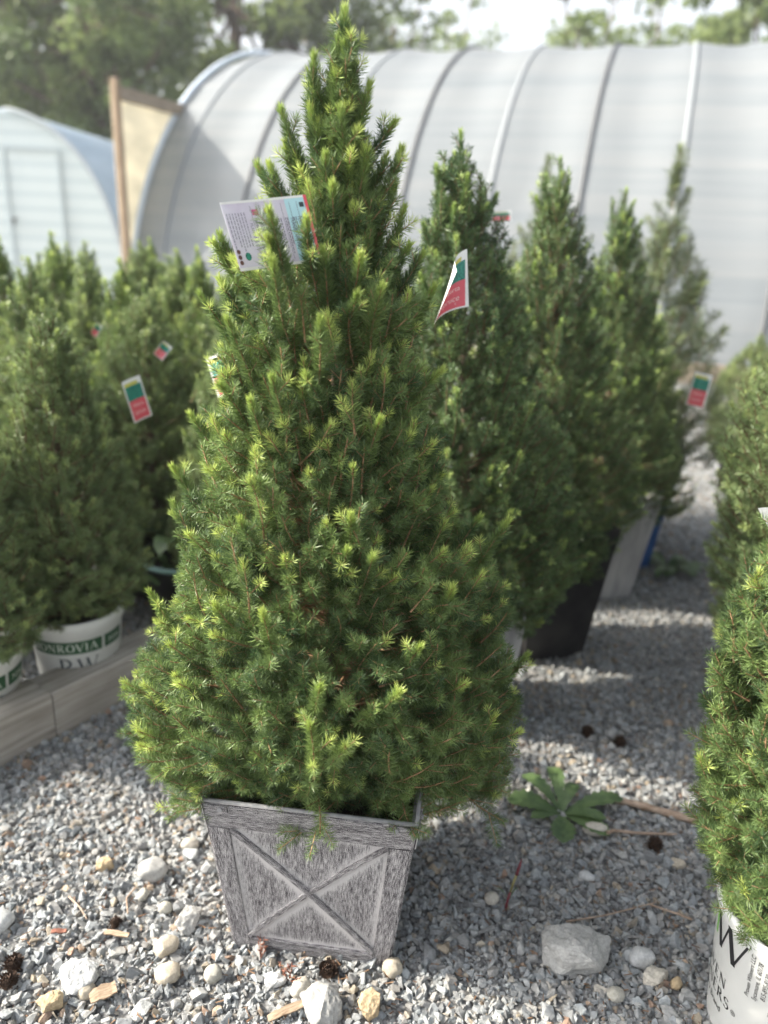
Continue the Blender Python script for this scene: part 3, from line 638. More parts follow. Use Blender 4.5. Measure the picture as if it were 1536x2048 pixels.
def crate_planter(parent, hb, ht, h):
    def fpt(k, u, v, d):
        """face k, u in -1..1, v in 0..1, d outwards"""
        u = np.asarray(u, float); v = np.asarray(v, float)
        hw = hb + (ht - hb) * v; x, y, z = u * hw + 0 * v, -(hw + d), v * h
        c_, s_ = math.cos(k * math.pi / 2), math.sin(k * math.pi / 2)
        return np.stack([x * c_ - y * s_, x * s_ + y * c_, z + 0 * u], -1)
    # shell
    mb = MB(); t = 0.007
    def ring(hw, z): return [(-hw, -hw, z), (hw, -hw, z), (hw, hw, z), (-hw, hw, z)]
    V = []; Q = []; prof = [(hb - .012, 0.002), (hb - .003, 0.004), (ht - .003, h - .004), (ht - t, h - 0.004), (hb + .01, h * .3)]
    for hw, z in prof: V += ring(hw, z)
    for i in range(4):
        for j in range(4):
            k_ = (j + 1) % 4; Q.append([i * 4 + j, i * 4 + k_, i * 4 + 4 + k_, i * 4 + 4 + j])
    Q.append([0, 3, 2, 1]); mb.add(V, Q); shell = mb.build('planter', m_lip, parent)
    def slab(k, c4, d0, d1, name, ns=12, par=shell, bev=0.0015):
        """c4: four (u,v) corners, p0->p1 along the grain"""
        c4 = np.array(c4, float); s_ = np.linspace(0, 1, ns + 1)
        rows = []
        for t_, dd_ in ((0, d0), (0, d1), (1, d1), (1, d0)):
            e = (c4[0] + (c4[1] - c4[0]) * s_[:, None]) * (1 - t_) + (c4[3] + (c4[2] - c4[3]) * s_[:, None]) * t_
            rows.append(fpt(k, e[:, 0], e[:, 1], dd_))
        V = np.stack(rows, 1)           # ns+1, 4, 3
        Ln = np.linalg.norm(fpt(k, c4[1, 0], c4[1, 1], 0) - fpt(k, c4[0, 0], c4[0, 1], 0))
        Wd = np.linalg.norm(fpt(k, c4[3, 0], c4[3, 1], 0) - fpt(k, c4[0, 0], c4[0, 1], 0))
        vv = [0, 0.004, 0.004 + Wd, 0.008 + Wd]; F = []; UV = []; o1, o2 = rngp.uniform(0, 5, 2)
        for i in range(ns):
            for j in range(3):
                F.append([i * 4 + j, (i + 1) * 4 + j, (i + 1) * 4 + j + 1, i * 4 + j + 1])
                UV += [(s_[i] * Ln + o1, vv[j] + o2), (s_[i + 1] * Ln + o1, vv[j] + o2), (s_[i + 1] * Ln + o1, vv[j + 1] + o2), (s_[i] * Ln + o1, vv[j + 1] + o2)]
        for e in (0, ns):
            F.append([e * 4, e * 4 + 1, e * 4 + 2, e * 4 + 3] if e else [3, 2, 1, 0])
            UV += [(o1, o2), (o1, o2 + .004), (o1 + .002, o2 + .004), (o1 + .002, o2)]
        me = np_mesh(name, V.reshape(-1, 3), np.array(F), m_ww, uv=np.array(UV)); me.validate()
        return bevel(link(name, me, par), bev, 2)
    rngp = np.random.default_rng(3)
    sw, tr, brl = 0.79, 0.845, 0.085
    for k in range(4):
        # recessed panel, grid so the whitewash can gather along the mouldings
        nu, nv = 60, 60; U, Vv = np.meshgrid(np.linspace(-sw - .01, sw + .01, nu + 1), np.linspace(brl - .01, tr + .01, nv + 1), indexing='ij')
        P = fpt(k, U, Vv, 0.0)
        W_ = hb + (ht - hb) * Vv; X = U * W_; Z = Vv * h
        def dl(p, q):
            p = np.array(p); q = np.array(q); d = q - p; tt = np.clip(((X - p[0]) * d[0] + (Z - p[1]) * d[1]) / (d @ d), 0, 1)
            return np.hypot(X - p[0] - tt * d[0], Z - p[1] - tt * d[1])
        w0, w1 = sw * (hb + (ht - hb) * brl), sw * (hb + (ht - hb) * tr)
        dist = np.minimum(np.minimum(dl((-w0, brl * h), (w1, tr * h)), dl((w0, brl * h), (-w1, tr * h))) - 0.0075,
                          np.minimum(np.minimum(np.abs(Z - brl * h), np.abs(Z - tr * h)), (sw * W_ - np.abs(X))))
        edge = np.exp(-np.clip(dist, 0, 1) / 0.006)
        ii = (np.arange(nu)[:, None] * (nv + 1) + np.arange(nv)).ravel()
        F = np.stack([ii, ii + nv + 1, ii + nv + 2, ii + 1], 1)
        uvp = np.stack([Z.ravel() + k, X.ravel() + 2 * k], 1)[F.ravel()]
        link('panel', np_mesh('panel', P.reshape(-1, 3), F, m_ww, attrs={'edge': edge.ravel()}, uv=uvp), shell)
        slab(k, [(-1.0, tr), (1.0, tr), (1.0, 0.985), (-1.0, 0.985)], -0.002, 0.0062, 'top_rail')
        slab(k, [(-sw, 0.004), (sw, 0.004), (sw, brl), (-sw, brl)], -0.002, 0.0055, 'bottom_rail')
        slab(k, [(-1.0, 0.003), (-1.0, tr - .003), (-sw, tr - .003), (-sw, 0.003)], -0.002, 0.0045, 'stile')
        slab(k, [(sw, 0.003), (sw, tr - .003), (1.0, tr - .003), (1.0, 0.003)], -0.002, 0.0045, 'stile')
        for sg in (1, -1):
            du, dv = 0.029, 0.023
            c = [(-sw * sg, brl + dv), (sw * sg - du * sg, tr), (sw * sg, tr - dv), (-sw * sg + du * sg, brl)]
            slab(k, c, -0.001, 0.0055 if sg > 0 else 0.0072, 'brace', 16, bev=0.0009)
            slab(k, [(-0.99 if sg < 0 else 0.76, 0.955), (-0.76 if sg < 0 else 0.99, 0.955), (-0.76 if sg < 0 else 0.99, 0.985), (-0.99 if sg < 0 else 0.76, 0.985)], 0.004, 0.0085, 'corner_plate', 3)
            p = fpt(k, 0.83 * sg, 0.97, 0.0085); q_ = fpt(k, 0.83 * sg, 0.97, 0.012)
            mb = MB(); mb.tube([p, q_], 0.0045, 12); mb.build('bolt', m_lip, shell, False)
    # rolled lip
    for k in range(4):
        mb = MB(); e = fpt(k, np.array([-1.02, 1.02]), np.array([1.0, 1.0]), 0.001); e[:, 2] -= 0.001
        mb.tube(e, 0.0038, 8); mb.build('lip', m_lip, shell, True)
    hs = hb + (ht - hb) * .86 - t
    mb = MB(); mb.add(ring(hs, h * .86), [[0, 1, 2, 3]]); mb.build('soil', M_soil, parent)
    return shell

# ------------------------------------------------------------------ plant tags
def card_fn(c4, bulge, n_sign=1):
    TL, TR, BR, BL = [np.array(p, float) for p in c4]
    nr = unit(np.cross(TR - TL, BL - TL)) * -1
    def fn(u, v, off):   # u 0..1 left to right, v 0..1 top to bottom
        u = np.asarray(u, float)[:, None]; v = np.asarray(v, float)[:, None]
        P = (TL * (1 - u) + TR * u) * (1 - v) + (BL * (1 - u) + BR * u) * v
        return P + nr * (bulge * (4 * (u - .5) ** 2 - 1) * 1.0 + off)
    return fn, nr
m_card = noisy('lilac_card', (0.60, 0.56, 0.66), (0.70, 0.70, 0.76), 16, 0.3)
translucent(m_card, m_card.node_tree.nodes['Color Ramp'].outputs[0], 0.3)
m_cardw = mat('white_card', (0.75, 0.75, 0.73), 0.35)
m_cyan = mat('pale_cyan_print', (0.42, 0.66, 0.72), 0.35)
m_pink = mat('magenta_print', (0.62, 0.07, 0.27), 0.35)
m_cred = mat('coral_red_print', (0.66, 0.09, 0.12), 0.3)
m_cgr = noisy('teal_foliage_print', (0.01, 0.10, 0.08), (0.04, 0.30, 0.22), 220, 0.3)
m_yel = mat('yellow_print', (0.55, 0.5, 0.1), 0.35)
m_pale = mat('pale_pink_print', (0.80, 0.52, 0.50), 0.3)
m_brown = mat('brown_print', (0.12, 0.05, 0.05), 0.35)
m_tgrey = mat('grey_print', (0.16, 0.16, 0.22), 0.4)

# MAIN TREE ----------------------------------------------------------
PR = np.array([(.25, .22, .24), (.30, .31, .33), (.38, .40, .375), (.47, .41, .385), (.57, .365, .365), (.68, .315, .325), (.78, .27, .29), (.87, .265, .215), (.94, .24, .20), (1.03, .215, .175),
               (1.12, .20, .155), (1.19, .19, .145), (1.25, .15, .115), (1.30, .10, .08), (1.36, .075, .065), (1.42, .05, .045), (1.48, .03, .028), (1.54, .012, .015), (1.60, 0.0, 0.0)])
def rad_main(z, ph):
    c = math.cos(ph); l = np.interp(z, PR[:, 0], PR[:, 1]); r = np.interp(z, PR[:, 0], PR[:, 2]); w_ = .5 - .5 * c
    fr = max(0.0, -math.sin(ph)) ** 2.4
    cap = np.interp(z, [.30, .36, .42, .48, .54, .60, .66], [.10, .14, .19, .265, .325, .345, .40])
    q = l * w_ + r * (1 - w_)
    return (q * (1 - fr) + min(q, cap) * fr) * 0.965
TX, TY = -0.087, 1.240
def ax_main(z): return (0.003 * 0 + 0.0, 0.0)
LEADS = [(-0.164, 1.06, 1.318), (-0.168, 1.07, 1.285), (-0.160, 1.065, 1.255), (-0.12, 1.10, 1.31), (-0.10, 1.12, 1.27), (-0.091, 1.154, 1.356), (-0.048, 1.118, 1.267), (-0.049, 1.085, 1.216), (-0.016, 1.11, 1.226), (-0.097, 1.062, 1.183), (-0.162, 1.062, 1.103), (-0.116, 1.055, 1.11), (-0.047, 1.018, 0.923), (-0.013, 1.01, 0.863), (-0.049, 1.004, 0.875), (0.107, 1.046, 0.804), (-0.165, 0.973, 0.787), (0.06, 0.974, 0.742), (-0.09, 0.908, 0.65), (-0.252, 1.164, 1.223), (-0.231, 1.109, 1.173), (-0.194, 1.069, 1.069), (-0.245, 1.112, 1.08), (-0.204, 1.026, 0.905), (-0.24, 1.008, 0.778), (-0.078, 0.924, 0.701), (0.034, 0.94, 0.688), (-0.011, 1.068, 1.049), (-0.103, 1.172, 1.394), (-0.045, 1.194, 1.405), (-0.184, 1.2, 1.38), (-0.085, 1.194, 1.454),
         (-0.083, 1.22, 1.579), (-0.124, 1.22, 1.521), (-0.17, 1.22, 1.454), (-0.046, 1.22, 1.49), (-0.009, 1.22, 1.444), (0.002, 1.22, 1.409), (-0.205, 1.22, 1.381), (-0.27, 1.22, 1.272), (-0.295, 1.22, 1.195), (-0.319, 1.22, 1.008), (-0.352, 1.22, 0.918), (-0.355, 1.22, 0.856), (-0.404, 1.22, 0.687), (-0.459, 1.22, 0.469), (-0.445, 1.22, 0.399), (0.041, 1.22, 1.268), (0.061, 1.22, 1.222), (0.161, 1.22, 0.854), (0.21, 1.22, 0.851), (0.268, 1.22, 0.595), (-0.074, 1.22, 1.495), (-0.129, 1.22, 1.458), (-0.262, 1.22, 1.283), (0.082, 1.22, 1.097),
         (-0.083, 1.235, 1.565), (-0.078, 1.225, 1.555), (-0.09, 1.22, 1.545), (-0.072, 1.235, 1.54), (-0.083, 1.21, 1.535), (-0.095, 1.235, 1.525), (-0.07, 1.22, 1.515), (-0.088, 1.215, 1.5), (-0.075, 1.22, 1.52), (-0.095, 1.215, 1.505), (-0.12, 1.23, 1.49), (-0.118, 1.22, 1.44), (-0.165, 1.22, 1.41), (-0.02, 1.23, 1.40), (-0.005, 1.22, 1.36), (0.01, 1.22, 1.33), (-0.06, 1.21, 1.43), (-0.14, 1.21, 1.36), (-0.2, 1.22, 1.33), (-0.06, 1.24, 1.47), (-0.1, 1.24, 1.48), (-0.11, 1.26, 1.42), (-0.03, 1.26, 1.38), (-0.16, 1.27, 1.38), (-0.07, 1.2, 1.38), (-0.24, 1.2, 1.25), (0.02, 1.2, 1.28)]
main = empty('potted_spruce', (TX, TY, 0), 0, 'tall cone shaped dwarf spruce in the grey crate look planter, front centre', 'potted tree')
ld = [(a_ - TX, b_ - TY, c_) for a_, b_, c_ in LEADS]
ext = [((-0.03 - TX, 1.13 - TY, 0.385), (-0.155 - TX, 1.035 - TY, 0.305)), ((0.05 - TX, 1.1 - TY, 0.39), (0.075 - TX, 1.02 - TY, 0.36)), ((-0.1 - TX, 1.1 - TY, .40), (-0.08 - TX, 0.99 - TY, .385)),
       ((0.12 - TX, 1.2 - TY, .36), (0.24 - TX, 1.12 - TY, .31)), ((-0.25 - TX, 1.2 - TY, .38), (-0.36 - TX, 1.1 - TY, .30))]
cr, br, tk = spruce_meshes(11, ax_main, rad_main, 0.33, 1.50, 1700, (0.07, 0.125), 0.0185, 0.00115, 2150, M_needle, ld, 0.20, 3, soil_z=0.33, extra=ext)
link('crown', cr, main); link('branches', br, main); link('trunk', tk, main)
pe = crate_planter(main, 0.147, 0.184, 0.37); pe.rotation_euler = (0, 0, R_(-6.1))
for o in main.children:
    if o.name.startswith('soil'): o.rotation_euler = (0, 0, R_(-6.1))

# OTHER SPRUCES -------------------------------------------------------
def cone_rad(R, z0, z1, seed, pw=0.75):
    def f(z, ph):
        t = np.clip((z - z0) / (z1 - z0), 0, 1)
        s = R * (min(1.0, 0.62 + t * 3.0)) * max(0.0, 1 - t) ** pw
        return s * (1 + 0.10 * math.sin(ph * 2 + seed) + 0.07 * math.sin(ph * 3 + z * 9 + seed * 2)) + 0.003
    return f
def auto_leads(seed, R, z0, z1, n=14):
    r = np.random.default_rng(seed); out = [(0, 0, z1)]
    for i in range(n):
        z = z0 + (z1 - z0) * r.uniform(0.45, 0.95); t = (z - z0) / (z1 - z0); a_ = r.uniform(0, 6.28); rr2 = R * (1 - t) ** .75 * 1.02 + 0.01
        out.append((rr2 * math.cos(a_), rr2 * math.sin(a_), z + 0.02))
    return out
VAR = []
for i, (R, z0, z1, nt2, dens, nl, nw, mt, pw) in enumerate([
        (0.26, 0.27, 1.10, 640, 900, .0175, .0020, M_needle_soft, .62),
        (0.26, 0.22, 1.12, 520, 620, .020, .0028, M_needle_soft, .72),
        (0.28, 0.24, 1.06, 520, 620, .020, .0028, M_needle_soft, .66),
        (0.26, 0.22, 1.16, 520, 620, .020, .0028, M_needle, .76)]):
    VAR.append(spruce_meshes(20 + i, lambda z: (0, 0), cone_rad(R, z0, z1, i * 2.1, pw), z0 + .02, z1 - .03, nt2, (0.06, 0.11), nl, nw, dens, mt, auto_leads(i + 5, R, z0, z1), 0.3 if i else .2, 4, tone=.2, soil_z=.24))
def rad_b(z, ph):
    b = np.interp(z, [.26, .34, .45, .6, .8, .92, 1.02, 1.1, 1.2, 1.32], [.16, .23, .28, .30, .30, .285, .25, .19, .12, .0])
    return b * (1 + .07 * math.sin(3 * ph + 7 * z))
VAR.append(spruce_meshes(33, lambda z: (0, 0), rad_b, .27, 1.26, 800, (.06, .11), .019, .0024, 800, M_needle_soft, auto_leads(9, .28, .3, 1.32, 12), .2, 3, tone=.2, soil_z=.24))
def spruce_on(root, v):
    for me, nm in zip(v, ('crown', 'branches', 'trunk')): link(nm, me, root)

# right foreground spruce in the white pot
def rad_r(z, ph):
    b = np.interp(z, [.28, .34, .42, .5, .6, .7, .78, .85, .92, .98, 1.04, 1.12, 1.2], [.175, .205, .23, .24, .235, .235, .24, .225, .18, .15, .11, .07, .0])
    return b * (1 + .05 * math.sin(3 * ph + 8 * z))
rs = empty('potted_spruce', (0.735, 0.985, 0), 0, 'dense spruce in the white pot cut off by the right edge, nearest the camera', 'potted tree')
spruce_on(rs, spruce_meshes(41, lambda z: (0, 0), rad_r, 0.275, 1.15, 1350, (0.06, 0.11), 0.0185, 0.00115, 2050, M_needle, auto_leads(77, .2, .3, 1.18, 6), 0.12, 3, soil_z=.25, auto_lead=0.02))
PB, PT, PH = 0.118, 0.142, 0.285
rp = round_pot(rs, PB, PT, PH, M_white, 0.03)
# printing on that pot.  a0 chosen on the side facing the camera
A0 = R_(213)
cf = cone_fn(PB, PT, PH, A0)
def on_pot(V2, F, x, y, name, m, off=0.0006, rot=0, parent=rp):
    V2 = np.array(V2); c_, s_ = math.cos(rot), math.sin(rot)
    V2 = np.stack([V2[:, 0] * c_ - V2[:, 1] * s_ + x, V2[:, 0] * s_ + V2[:, 1] * c_ + y], 1)
    mb = MB(); put2d(mb, V2, F, cf, off); return mb.build(name, m, parent)
v, f_, wdt = serif2d('PW', 0.076, 0.02); on_pot(v, f_, -0.160, 0.187, 'logo_lettering', M_ink)
v, f_, wdt = serif2d('PROVEN', 0.022); on_pot(v, f_, -0.165, 0.120, 'lettering', M_ink)
v, f_, wdt = serif2d('WINNERS', 0.022); on_pot(v, f_, -0.170, 0.088, 'lettering', M_ink)
on_pot(*text2d('®', 0.014), -0.024, 0.091, 'lettering', M_ink)
on_pot(*text2d('Quality Brand', 0.017), -0.10, 0.062, 'lettering', M_ink)
for i, s_ in enumerate(['Proven Winners LLC', 'Sycamore, IL 60178', '815-895-8130', 'www.provenwinners.com']):
    on_pot(*text2d(s_, 0.0105), -0.004 + i * 0.0125, 0.205, 'small_lettering', M_ink, rot=math.pi / 2)
v = rect2d(-0.074, 0.19, -0.066, 0.235, 2, 8); on_pot(v[0], v[1], -0.030, 0.005, 'green_mark', M_lime, 0.0004)

# white nursery pots at left behind the timber
def branded_pot(root, a0, rb, rt, h):
    p = round_pot(root, rb, rt, h, M_white, 0.04)
    fn = cone_fn(rb, rt, h, a0)
    def put(V2, F, x, y, name, m, off):
        V2 = np.array(V2) + np.array([x, y]); mb = MB(); put2d(mb, V2, F, fn, off); return mb.build(name, m, p)
    yb = h - 0.096
    put(*rect2d(-0.130, yb, 0.060, yb + 0.040, 24, 1), 0, 0, 'green_band', M_green, 0.0005)
    put(*rect2d(0.068, yb, 0.135, yb + 0.040, 10, 1), 0, 0, 'green_band', M_green, 0.0005)
    v_, f2, wd2 = serif2d('MONROVIA', 0.024, 0.10); put(v_, f2, 0.050 - wd2, yb + 0.008, 'lettering', M_lettering, 0.001)
    v_, f2 = text2d('3GAL', 0.02, 'LEFT'); put(v_, f2, 0.078, yb + 0.013, 'lettering', M_lettering, 0.001)
    v_, f2, wd2 = serif2d('P', 0.052, 0.0); put(v_, f2, -0.058, yb - 0.066, 'logo_lettering', M_inkdk, 0.0006)
    v_, f2, wd2 = serif2d('W', 0.046, 0.0); put(v_, f2, -0.008, yb - 0.062, 'logo_lettering', M_inkdk, 0.0006)
    mb2 = np.array([(0, 0), (.5, -.35), (1, 0.05), (1.1, .5), (.6, .62), (.1, .35)]) * 0.02
    put(mb2, np.array([[0, 1, 2, 3], [0, 3, 4, 5]]), -0.030, yb - 0.066, 'leaf_mark', M_green, 0.0008)
    return p
GL = 'potted spruces in rows at the left'
l1 = empty('potted_spruce', (-0.862, 1.95, 0), 0.3, 'spruce in the white pot with the green lettered band, right behind the grey timber', 'potted tree', GL)
spruce_on(l1, VAR[0]); branded_pot(l1, R_(-66) - 0.3, .105, .128, .275)
l2 = empty('potted_spruce', (-1.055, 1.735, 0), 1.9, 'spruce cut by the left edge, its white pot at the near end of the row', 'potted tree', GL)
spruce_on(l2, VAR[0]); branded_pot(l2, R_(-52) - 1.9, .105, .128, .26)

LEFT = [  # x, y, rot, scale, variant, label
    (-1.52, 3.05, 1.2, 1.0, 3, 'far spruce standing left of the arched greenhouse door, near the left edge'),
    (-1.13, 3.0, 2.2, 1.0, 1, 'far spruce in line with the lower right corner of the arched greenhouse wall'),
    (-0.72, 3.05, 3.3, 1.0, 3, 'far spruce closest to the left flank of the front spruce, below the lilac tag'),
    (-1.585, 3.5, 1.2, 1.03, 2, 'far spruce in line with the left half of the arched greenhouse door'),
    (-1.36, 3.62, 2.4, 1.02, 1, 'far spruce in line with the right edge of the arched greenhouse door'),
    (-1.16, 3.55, 0.3, 1.05, 0, 'far spruce between the arched greenhouse wall and the brown corner post'),
    (-0.93, 3.5, 4.4, 1.04, 2, 'far spruce in line with the bottom of the white end of the film greenhouse'),
    (-0.68, 3.45, 5.1, 1.03, 0, 'far spruce below and left of the lilac care tag'),
    (-0.42, 3.3, 3.3, 1.0, 1, 'far spruce mostly hidden directly behind the lilac care tag side of the front spruce'),
    (-1.33, 2.06, 5.5, 0.95, 1, 'spruce just behind the one cut by the left edge, first rows'),
    (-0.62, 2.72, 0.2, 0.93, 1, 'spruce right of the pink and teal tag, partly behind the tall front spruce'),
    (-1.0, 2.85, 2.9, 0.96, 3, 'spruce in the middle of the left group, below the far ones by the post'),
    (-1.16, 2.50, 0.4, 1.0, 1, 'spruce with a pointed top, second row, straight above the left white pot'),
    (-0.83, 2.62, 2.2, 1.0, 2, 'spruce behind the tilted pink and teal tag, second row from the timber'),
    (-1.52, 2.35, 1.1, 1.02, 3, 'spruce of the second row at the left edge of the photo'),
    (-1.72, 3.20, 3.0, 0.97, 1, 'far spruce whose tip stands left of the greenhouse door'),
    (-1.36, 3.25, 4.1, 1.02, 3, 'far spruce whose tip stands just right of the greenhouse door'),
    (-1.08, 3.20, 5.2, 1.00, 2, 'far spruce standing in front of the brown corner post'),
    (-0.80, 3.15, 0.9, 1.02, 1, 'far spruce with a pink tag, right of the brown corner post'),
    (-0.56, 3.00, 1.9, 1.0, 3, 'far spruce half hidden by the left side of the tall front spruce'),
    (-0.52, 2.38, 2.7, 0.92, 2, 'spruce directly behind the left flank of the tall front spruce'),
    (-2.1, 4.0, 0.7, 1.0, 2, 'spruce in the last row near the left edge'),
    (-1.65, 4.05, 1.7, 1.0, 1, 'spruce in the last row behind the ones beside the door'),
    (-1.22, 4.1, 2.9, 1.0, 3, 'spruce in the last row just left of the brown corner post'),
    (-0.75, 4.0, 3.7, 0.98, 1, 'spruce in the last row against the pale end of the film greenhouse'),
    (-0.30, 3.9, 4.7, 0.95, 2, 'spruce in the last row hidden behind the tag of the tall front spruce')]
PM = bpy.data.objects.new('pot_source', None)
tmp = empty('potted_spruce', (0, 0, 0)); round_pot(tmp, .10, .125, .27, M_black)
pot_me = [(o.name.split('.')[0], o.data) for o in tmp.children]
for o in list(tmp.children): bpy.data.objects.remove(o)
bpy.data.objects.remove(tmp)
for x, y, rz, s, v_, lb in LEFT:
    t = empty('potted_spruce', (x, y, 0), rz, lb, 'potted tree', GL); t.rotation_euler = (R_(2) * math.sin(x * 19), R_(2) * math.cos(y * 23), rz); t.scale = (s * (1 + .12 * math.sin(x * 37)), s * (1 + .12 * math.cos(y * 41)), s * 1.045)
    spruce_on(t, VAR[v_])
    for nm, me in pot_me: link(nm, me, t)

# right row, receding
GR = 'potted conifers in the row behind the tall spruce'
def big_spruce(seed, R, z1, n, tip, mt, dens=700, **k):
    z0 = 0.31
    axf = lambda z: (tip * max(0, (z - .4)) / (z1 - .4), 0)
    return spruce_meshes(seed, axf, cone_rad(R, z0, z1, seed, .70), z0, z1 - .04, n, (0.07, 0.12), .0185, .0023, dens, mt, [(a_ + tip * (c_ - .4) / (z1 - .4), b_, c_) for a_, b_, c_ in auto_leads(seed, R, z0, z1, 22)], 0.15, 4, tone=.16, soil_z=.36, **k)
t2 = empty('potted_spruce', (0.235, 1.93, 0), R_(-8), 'tall spruce directly behind the front one, red and green tag hanging on it', 'potted tree', GR)
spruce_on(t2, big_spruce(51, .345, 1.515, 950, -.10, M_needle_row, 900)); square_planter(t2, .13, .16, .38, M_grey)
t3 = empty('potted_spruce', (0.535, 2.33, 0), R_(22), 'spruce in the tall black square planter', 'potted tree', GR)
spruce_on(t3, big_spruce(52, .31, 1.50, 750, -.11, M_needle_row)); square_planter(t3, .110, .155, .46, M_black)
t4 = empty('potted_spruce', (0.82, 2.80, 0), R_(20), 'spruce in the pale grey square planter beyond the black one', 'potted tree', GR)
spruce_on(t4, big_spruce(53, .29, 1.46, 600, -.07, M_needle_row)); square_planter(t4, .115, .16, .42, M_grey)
t4b = empty('potted_spruce', (1.0, 3.08, 0), R_(20), 'low spruce in the narrow blue planter between two grey planters', 'potted tree', GR)
spruce_on(t4b, VAR[2]); square_planter(t4b, .10, .13, .36, M_blue)
# open pines
def pine_meshes(seed, z1, R, n):
    return spruce_meshes(seed, lambda z: (0, 0), cone_rad(R, .4, z1 - .12, seed, .8), .45, z1 - .22, n, (0.12, 0.2), .042, .003, 420, M_needle_pine,
                         [(0, 0, z1), (0, 0, z1 - .07)] + auto_leads(seed, R, .4, z1 - .12, 10), 0.1, 3, tone=.32, soil_z=.38, upmin=35, upmax=72, hole=.2)
PN = pine_meshes(61, 1.66, .46, 230)
def pine(x, y, rz, s, lb, pm, dims):
    t = empty('potted_pine', (x, y, 0), rz, lb, 'potted tree', GR); t.scale = (s, s, s); spruce_on(t, PN); square_planter(t, *dims, pm); return t
pine(1.12, 3.42, 0.35, 1.0, 'open branched pine with long upright tip, in the far grey planter', M_grey, (.12, .165, .42))
pine(0.62, 3.55, 2.3, 0.97, 'pine whose thin upright tip shows between the two spruces behind the front one', M_black, (.12, .16, .4))
pine(2.35, 4.3, 1.2, 0.86, 'dark spiky pine at the right edge in front of the film greenhouse', M_black, (.12, .16, .4))
# right edge row
GQ = 'potted spruces along the right edge'
for x, y, rz, s, v_, lb in [(1.95, 4.2, 1.6, 0.66, 4, 'farthest spruce at the right, where the gravel strip ends below the film greenhouse'), (1.12, 1.84, 0.6, 1.0, 4, 'spruce just behind the nearest right hand spruce, shaded lower branches'),
                            (1.36, 2.25, 2.0, 1.0, 4, 'spruce second behind the nearest right hand spruce'),
                            (1.68, 2.85, 3.1, 1.0, 4, 'spruce third behind the nearest right hand spruce, beside the gravel strip')]:
    t = empty('potted_spruce', (x, y, 0), rz, lb, 'potted tree', GQ); t.scale = (s, s, s)
    spruce_on(t, VAR[v_])
    for nm, me in pot_me: link(nm, me, t)

# ------------------------------------------------------------------ tags
def build_card(name, c4, bulge, label, cat, mface, group=None):
    fn, nr = card_fn(c4, bulge); TL = np.array(c4[0])
    root = empty(name, tuple(TL), 0, label, cat, group); O_ = TL
    f2 = lambda u, v, off: fn(u, v, off) - O_
    V2, F = rect2d(0, 0, 1, 1, 12, 4); mb = MB(); A_ = f2(V2[:, 0], V2[:, 1], 0.0); B_ = f2(V2[:, 0], V2[:, 1], -0.0006)
    mb.add(A_, F); mb.add(B_, F[:, ::-1]); o = mb.build('card', mface, root, True)
    def put(V2, F, nm, m, off=0.0005):
        mb = MB(); P = f2(V2[:, 0], V2[:, 1], off)
        mb.add(P, Q=F) if np.asarray(F).shape[1] == 4 else mb.add(P, T=F); return mb.build(nm, m, o)
    return root, put
# information tag on the front spruce (text runs down the card)
r_, put = build_card('plant_tag', [(-0.239, 1.115, 1.326), (-0.128, 1.155, 1.342), (-0.104, 1.160, 1.255), (-0.213, 1.12, 1.238)], 0.006,
                     'lilac care tag with small print tucked in the upper left of the front spruce', 'plant tag', m_card, 'plant tags')
v_, f2 = rect2d(0.0, 0.0, 1.0, 0.035, 10, 1); put(v_, f2, 'white_border', m_cardw); v_, f2 = rect2d(0.0, 0.955, 1.0, 1.0, 10, 1); put(v_, f2, 'white_border', m_cardw)
v_, f2 = rect2d(0.74, 0.035, 1.0, 0.955, 4, 2); put(v_, f2, 'blue_field', m_cyan, .0004)
v_, f2 = rect2d(0.965, 0.0, 1.0, 1.0, 1, 2); put(v_, f2, 'red_edge', m_cred, .0008)
def vtext(body, h, u0, v0, m):
    V2, F = text2d(body, 1.0, 'LEFT'); s_ = h; put(np.stack([u0 + V2[:, 1] * s_, v0 + V2[:, 0] * s_ * 1.15], 1), F[:, ::-1], 'lettering', m, .0009)
for body, u0, v0 in (('PLANTING STEPS', .275, .33), ('FOR MORE INFO', .385, .30), ('ATTENTION', .535, .30), ('TRANSPLANTING', .76, .30), ('FERTILIZATION', .845, .30), ('WATER', .93, .34)):
    vtext(body, .052, u0, v0, m_tgrey)
rl = np.random.default_rng(9); mbV = []; mbF = []; nn_ = 0
for u0 in list(np.arange(.03, .26, .034)) + [.345, .36, .45, .472, .494, .516, .60, .622, .644, .70, .722, .80, .822, .885, .905]:
    v0 = .17 if u0 < .27 else .30; v1 = v0 + rl.uniform(.35, .55)
    while v0 < v1:
        l_ = rl.uniform(.02, .06); mbV += [(u0, v0), (u0 + .009, v0), (u0 + .009, v0 + l_), (u0, v0 + l_)]; mbF.append([nn_, nn_ + 1, nn_ + 2, nn_ + 3]); nn_ += 4; v0 += l_ + .012
put(np.array(mbV), np.array(mbF), 'small_print', m_tgrey, .0009)
mbV, mbF = [], []
for i, u0 in enumerate((.325, .43, .58, .685, .785, .87)):
    mbV += [(u0, .08), (u0 + .004, .08), (u0 + .004, .92), (u0, .92)]; mbF.append([4 * i, 4 * i + 1, 4 * i + 2, 4 * i + 3])
put(np.array(mbV), np.array(mbF), 'ruled_line', m_tgrey, .0008)
v_, f2 = rect2d(.335, .14, .41, .22, 1, 1); put(v_, f2, 'pink_icon', m_pink, .0009)
v_, f2 = rect2d(.90, .10, .95, .17, 1, 1); put(v_, f2, 'blue_icon', M_inkdk, .0009)
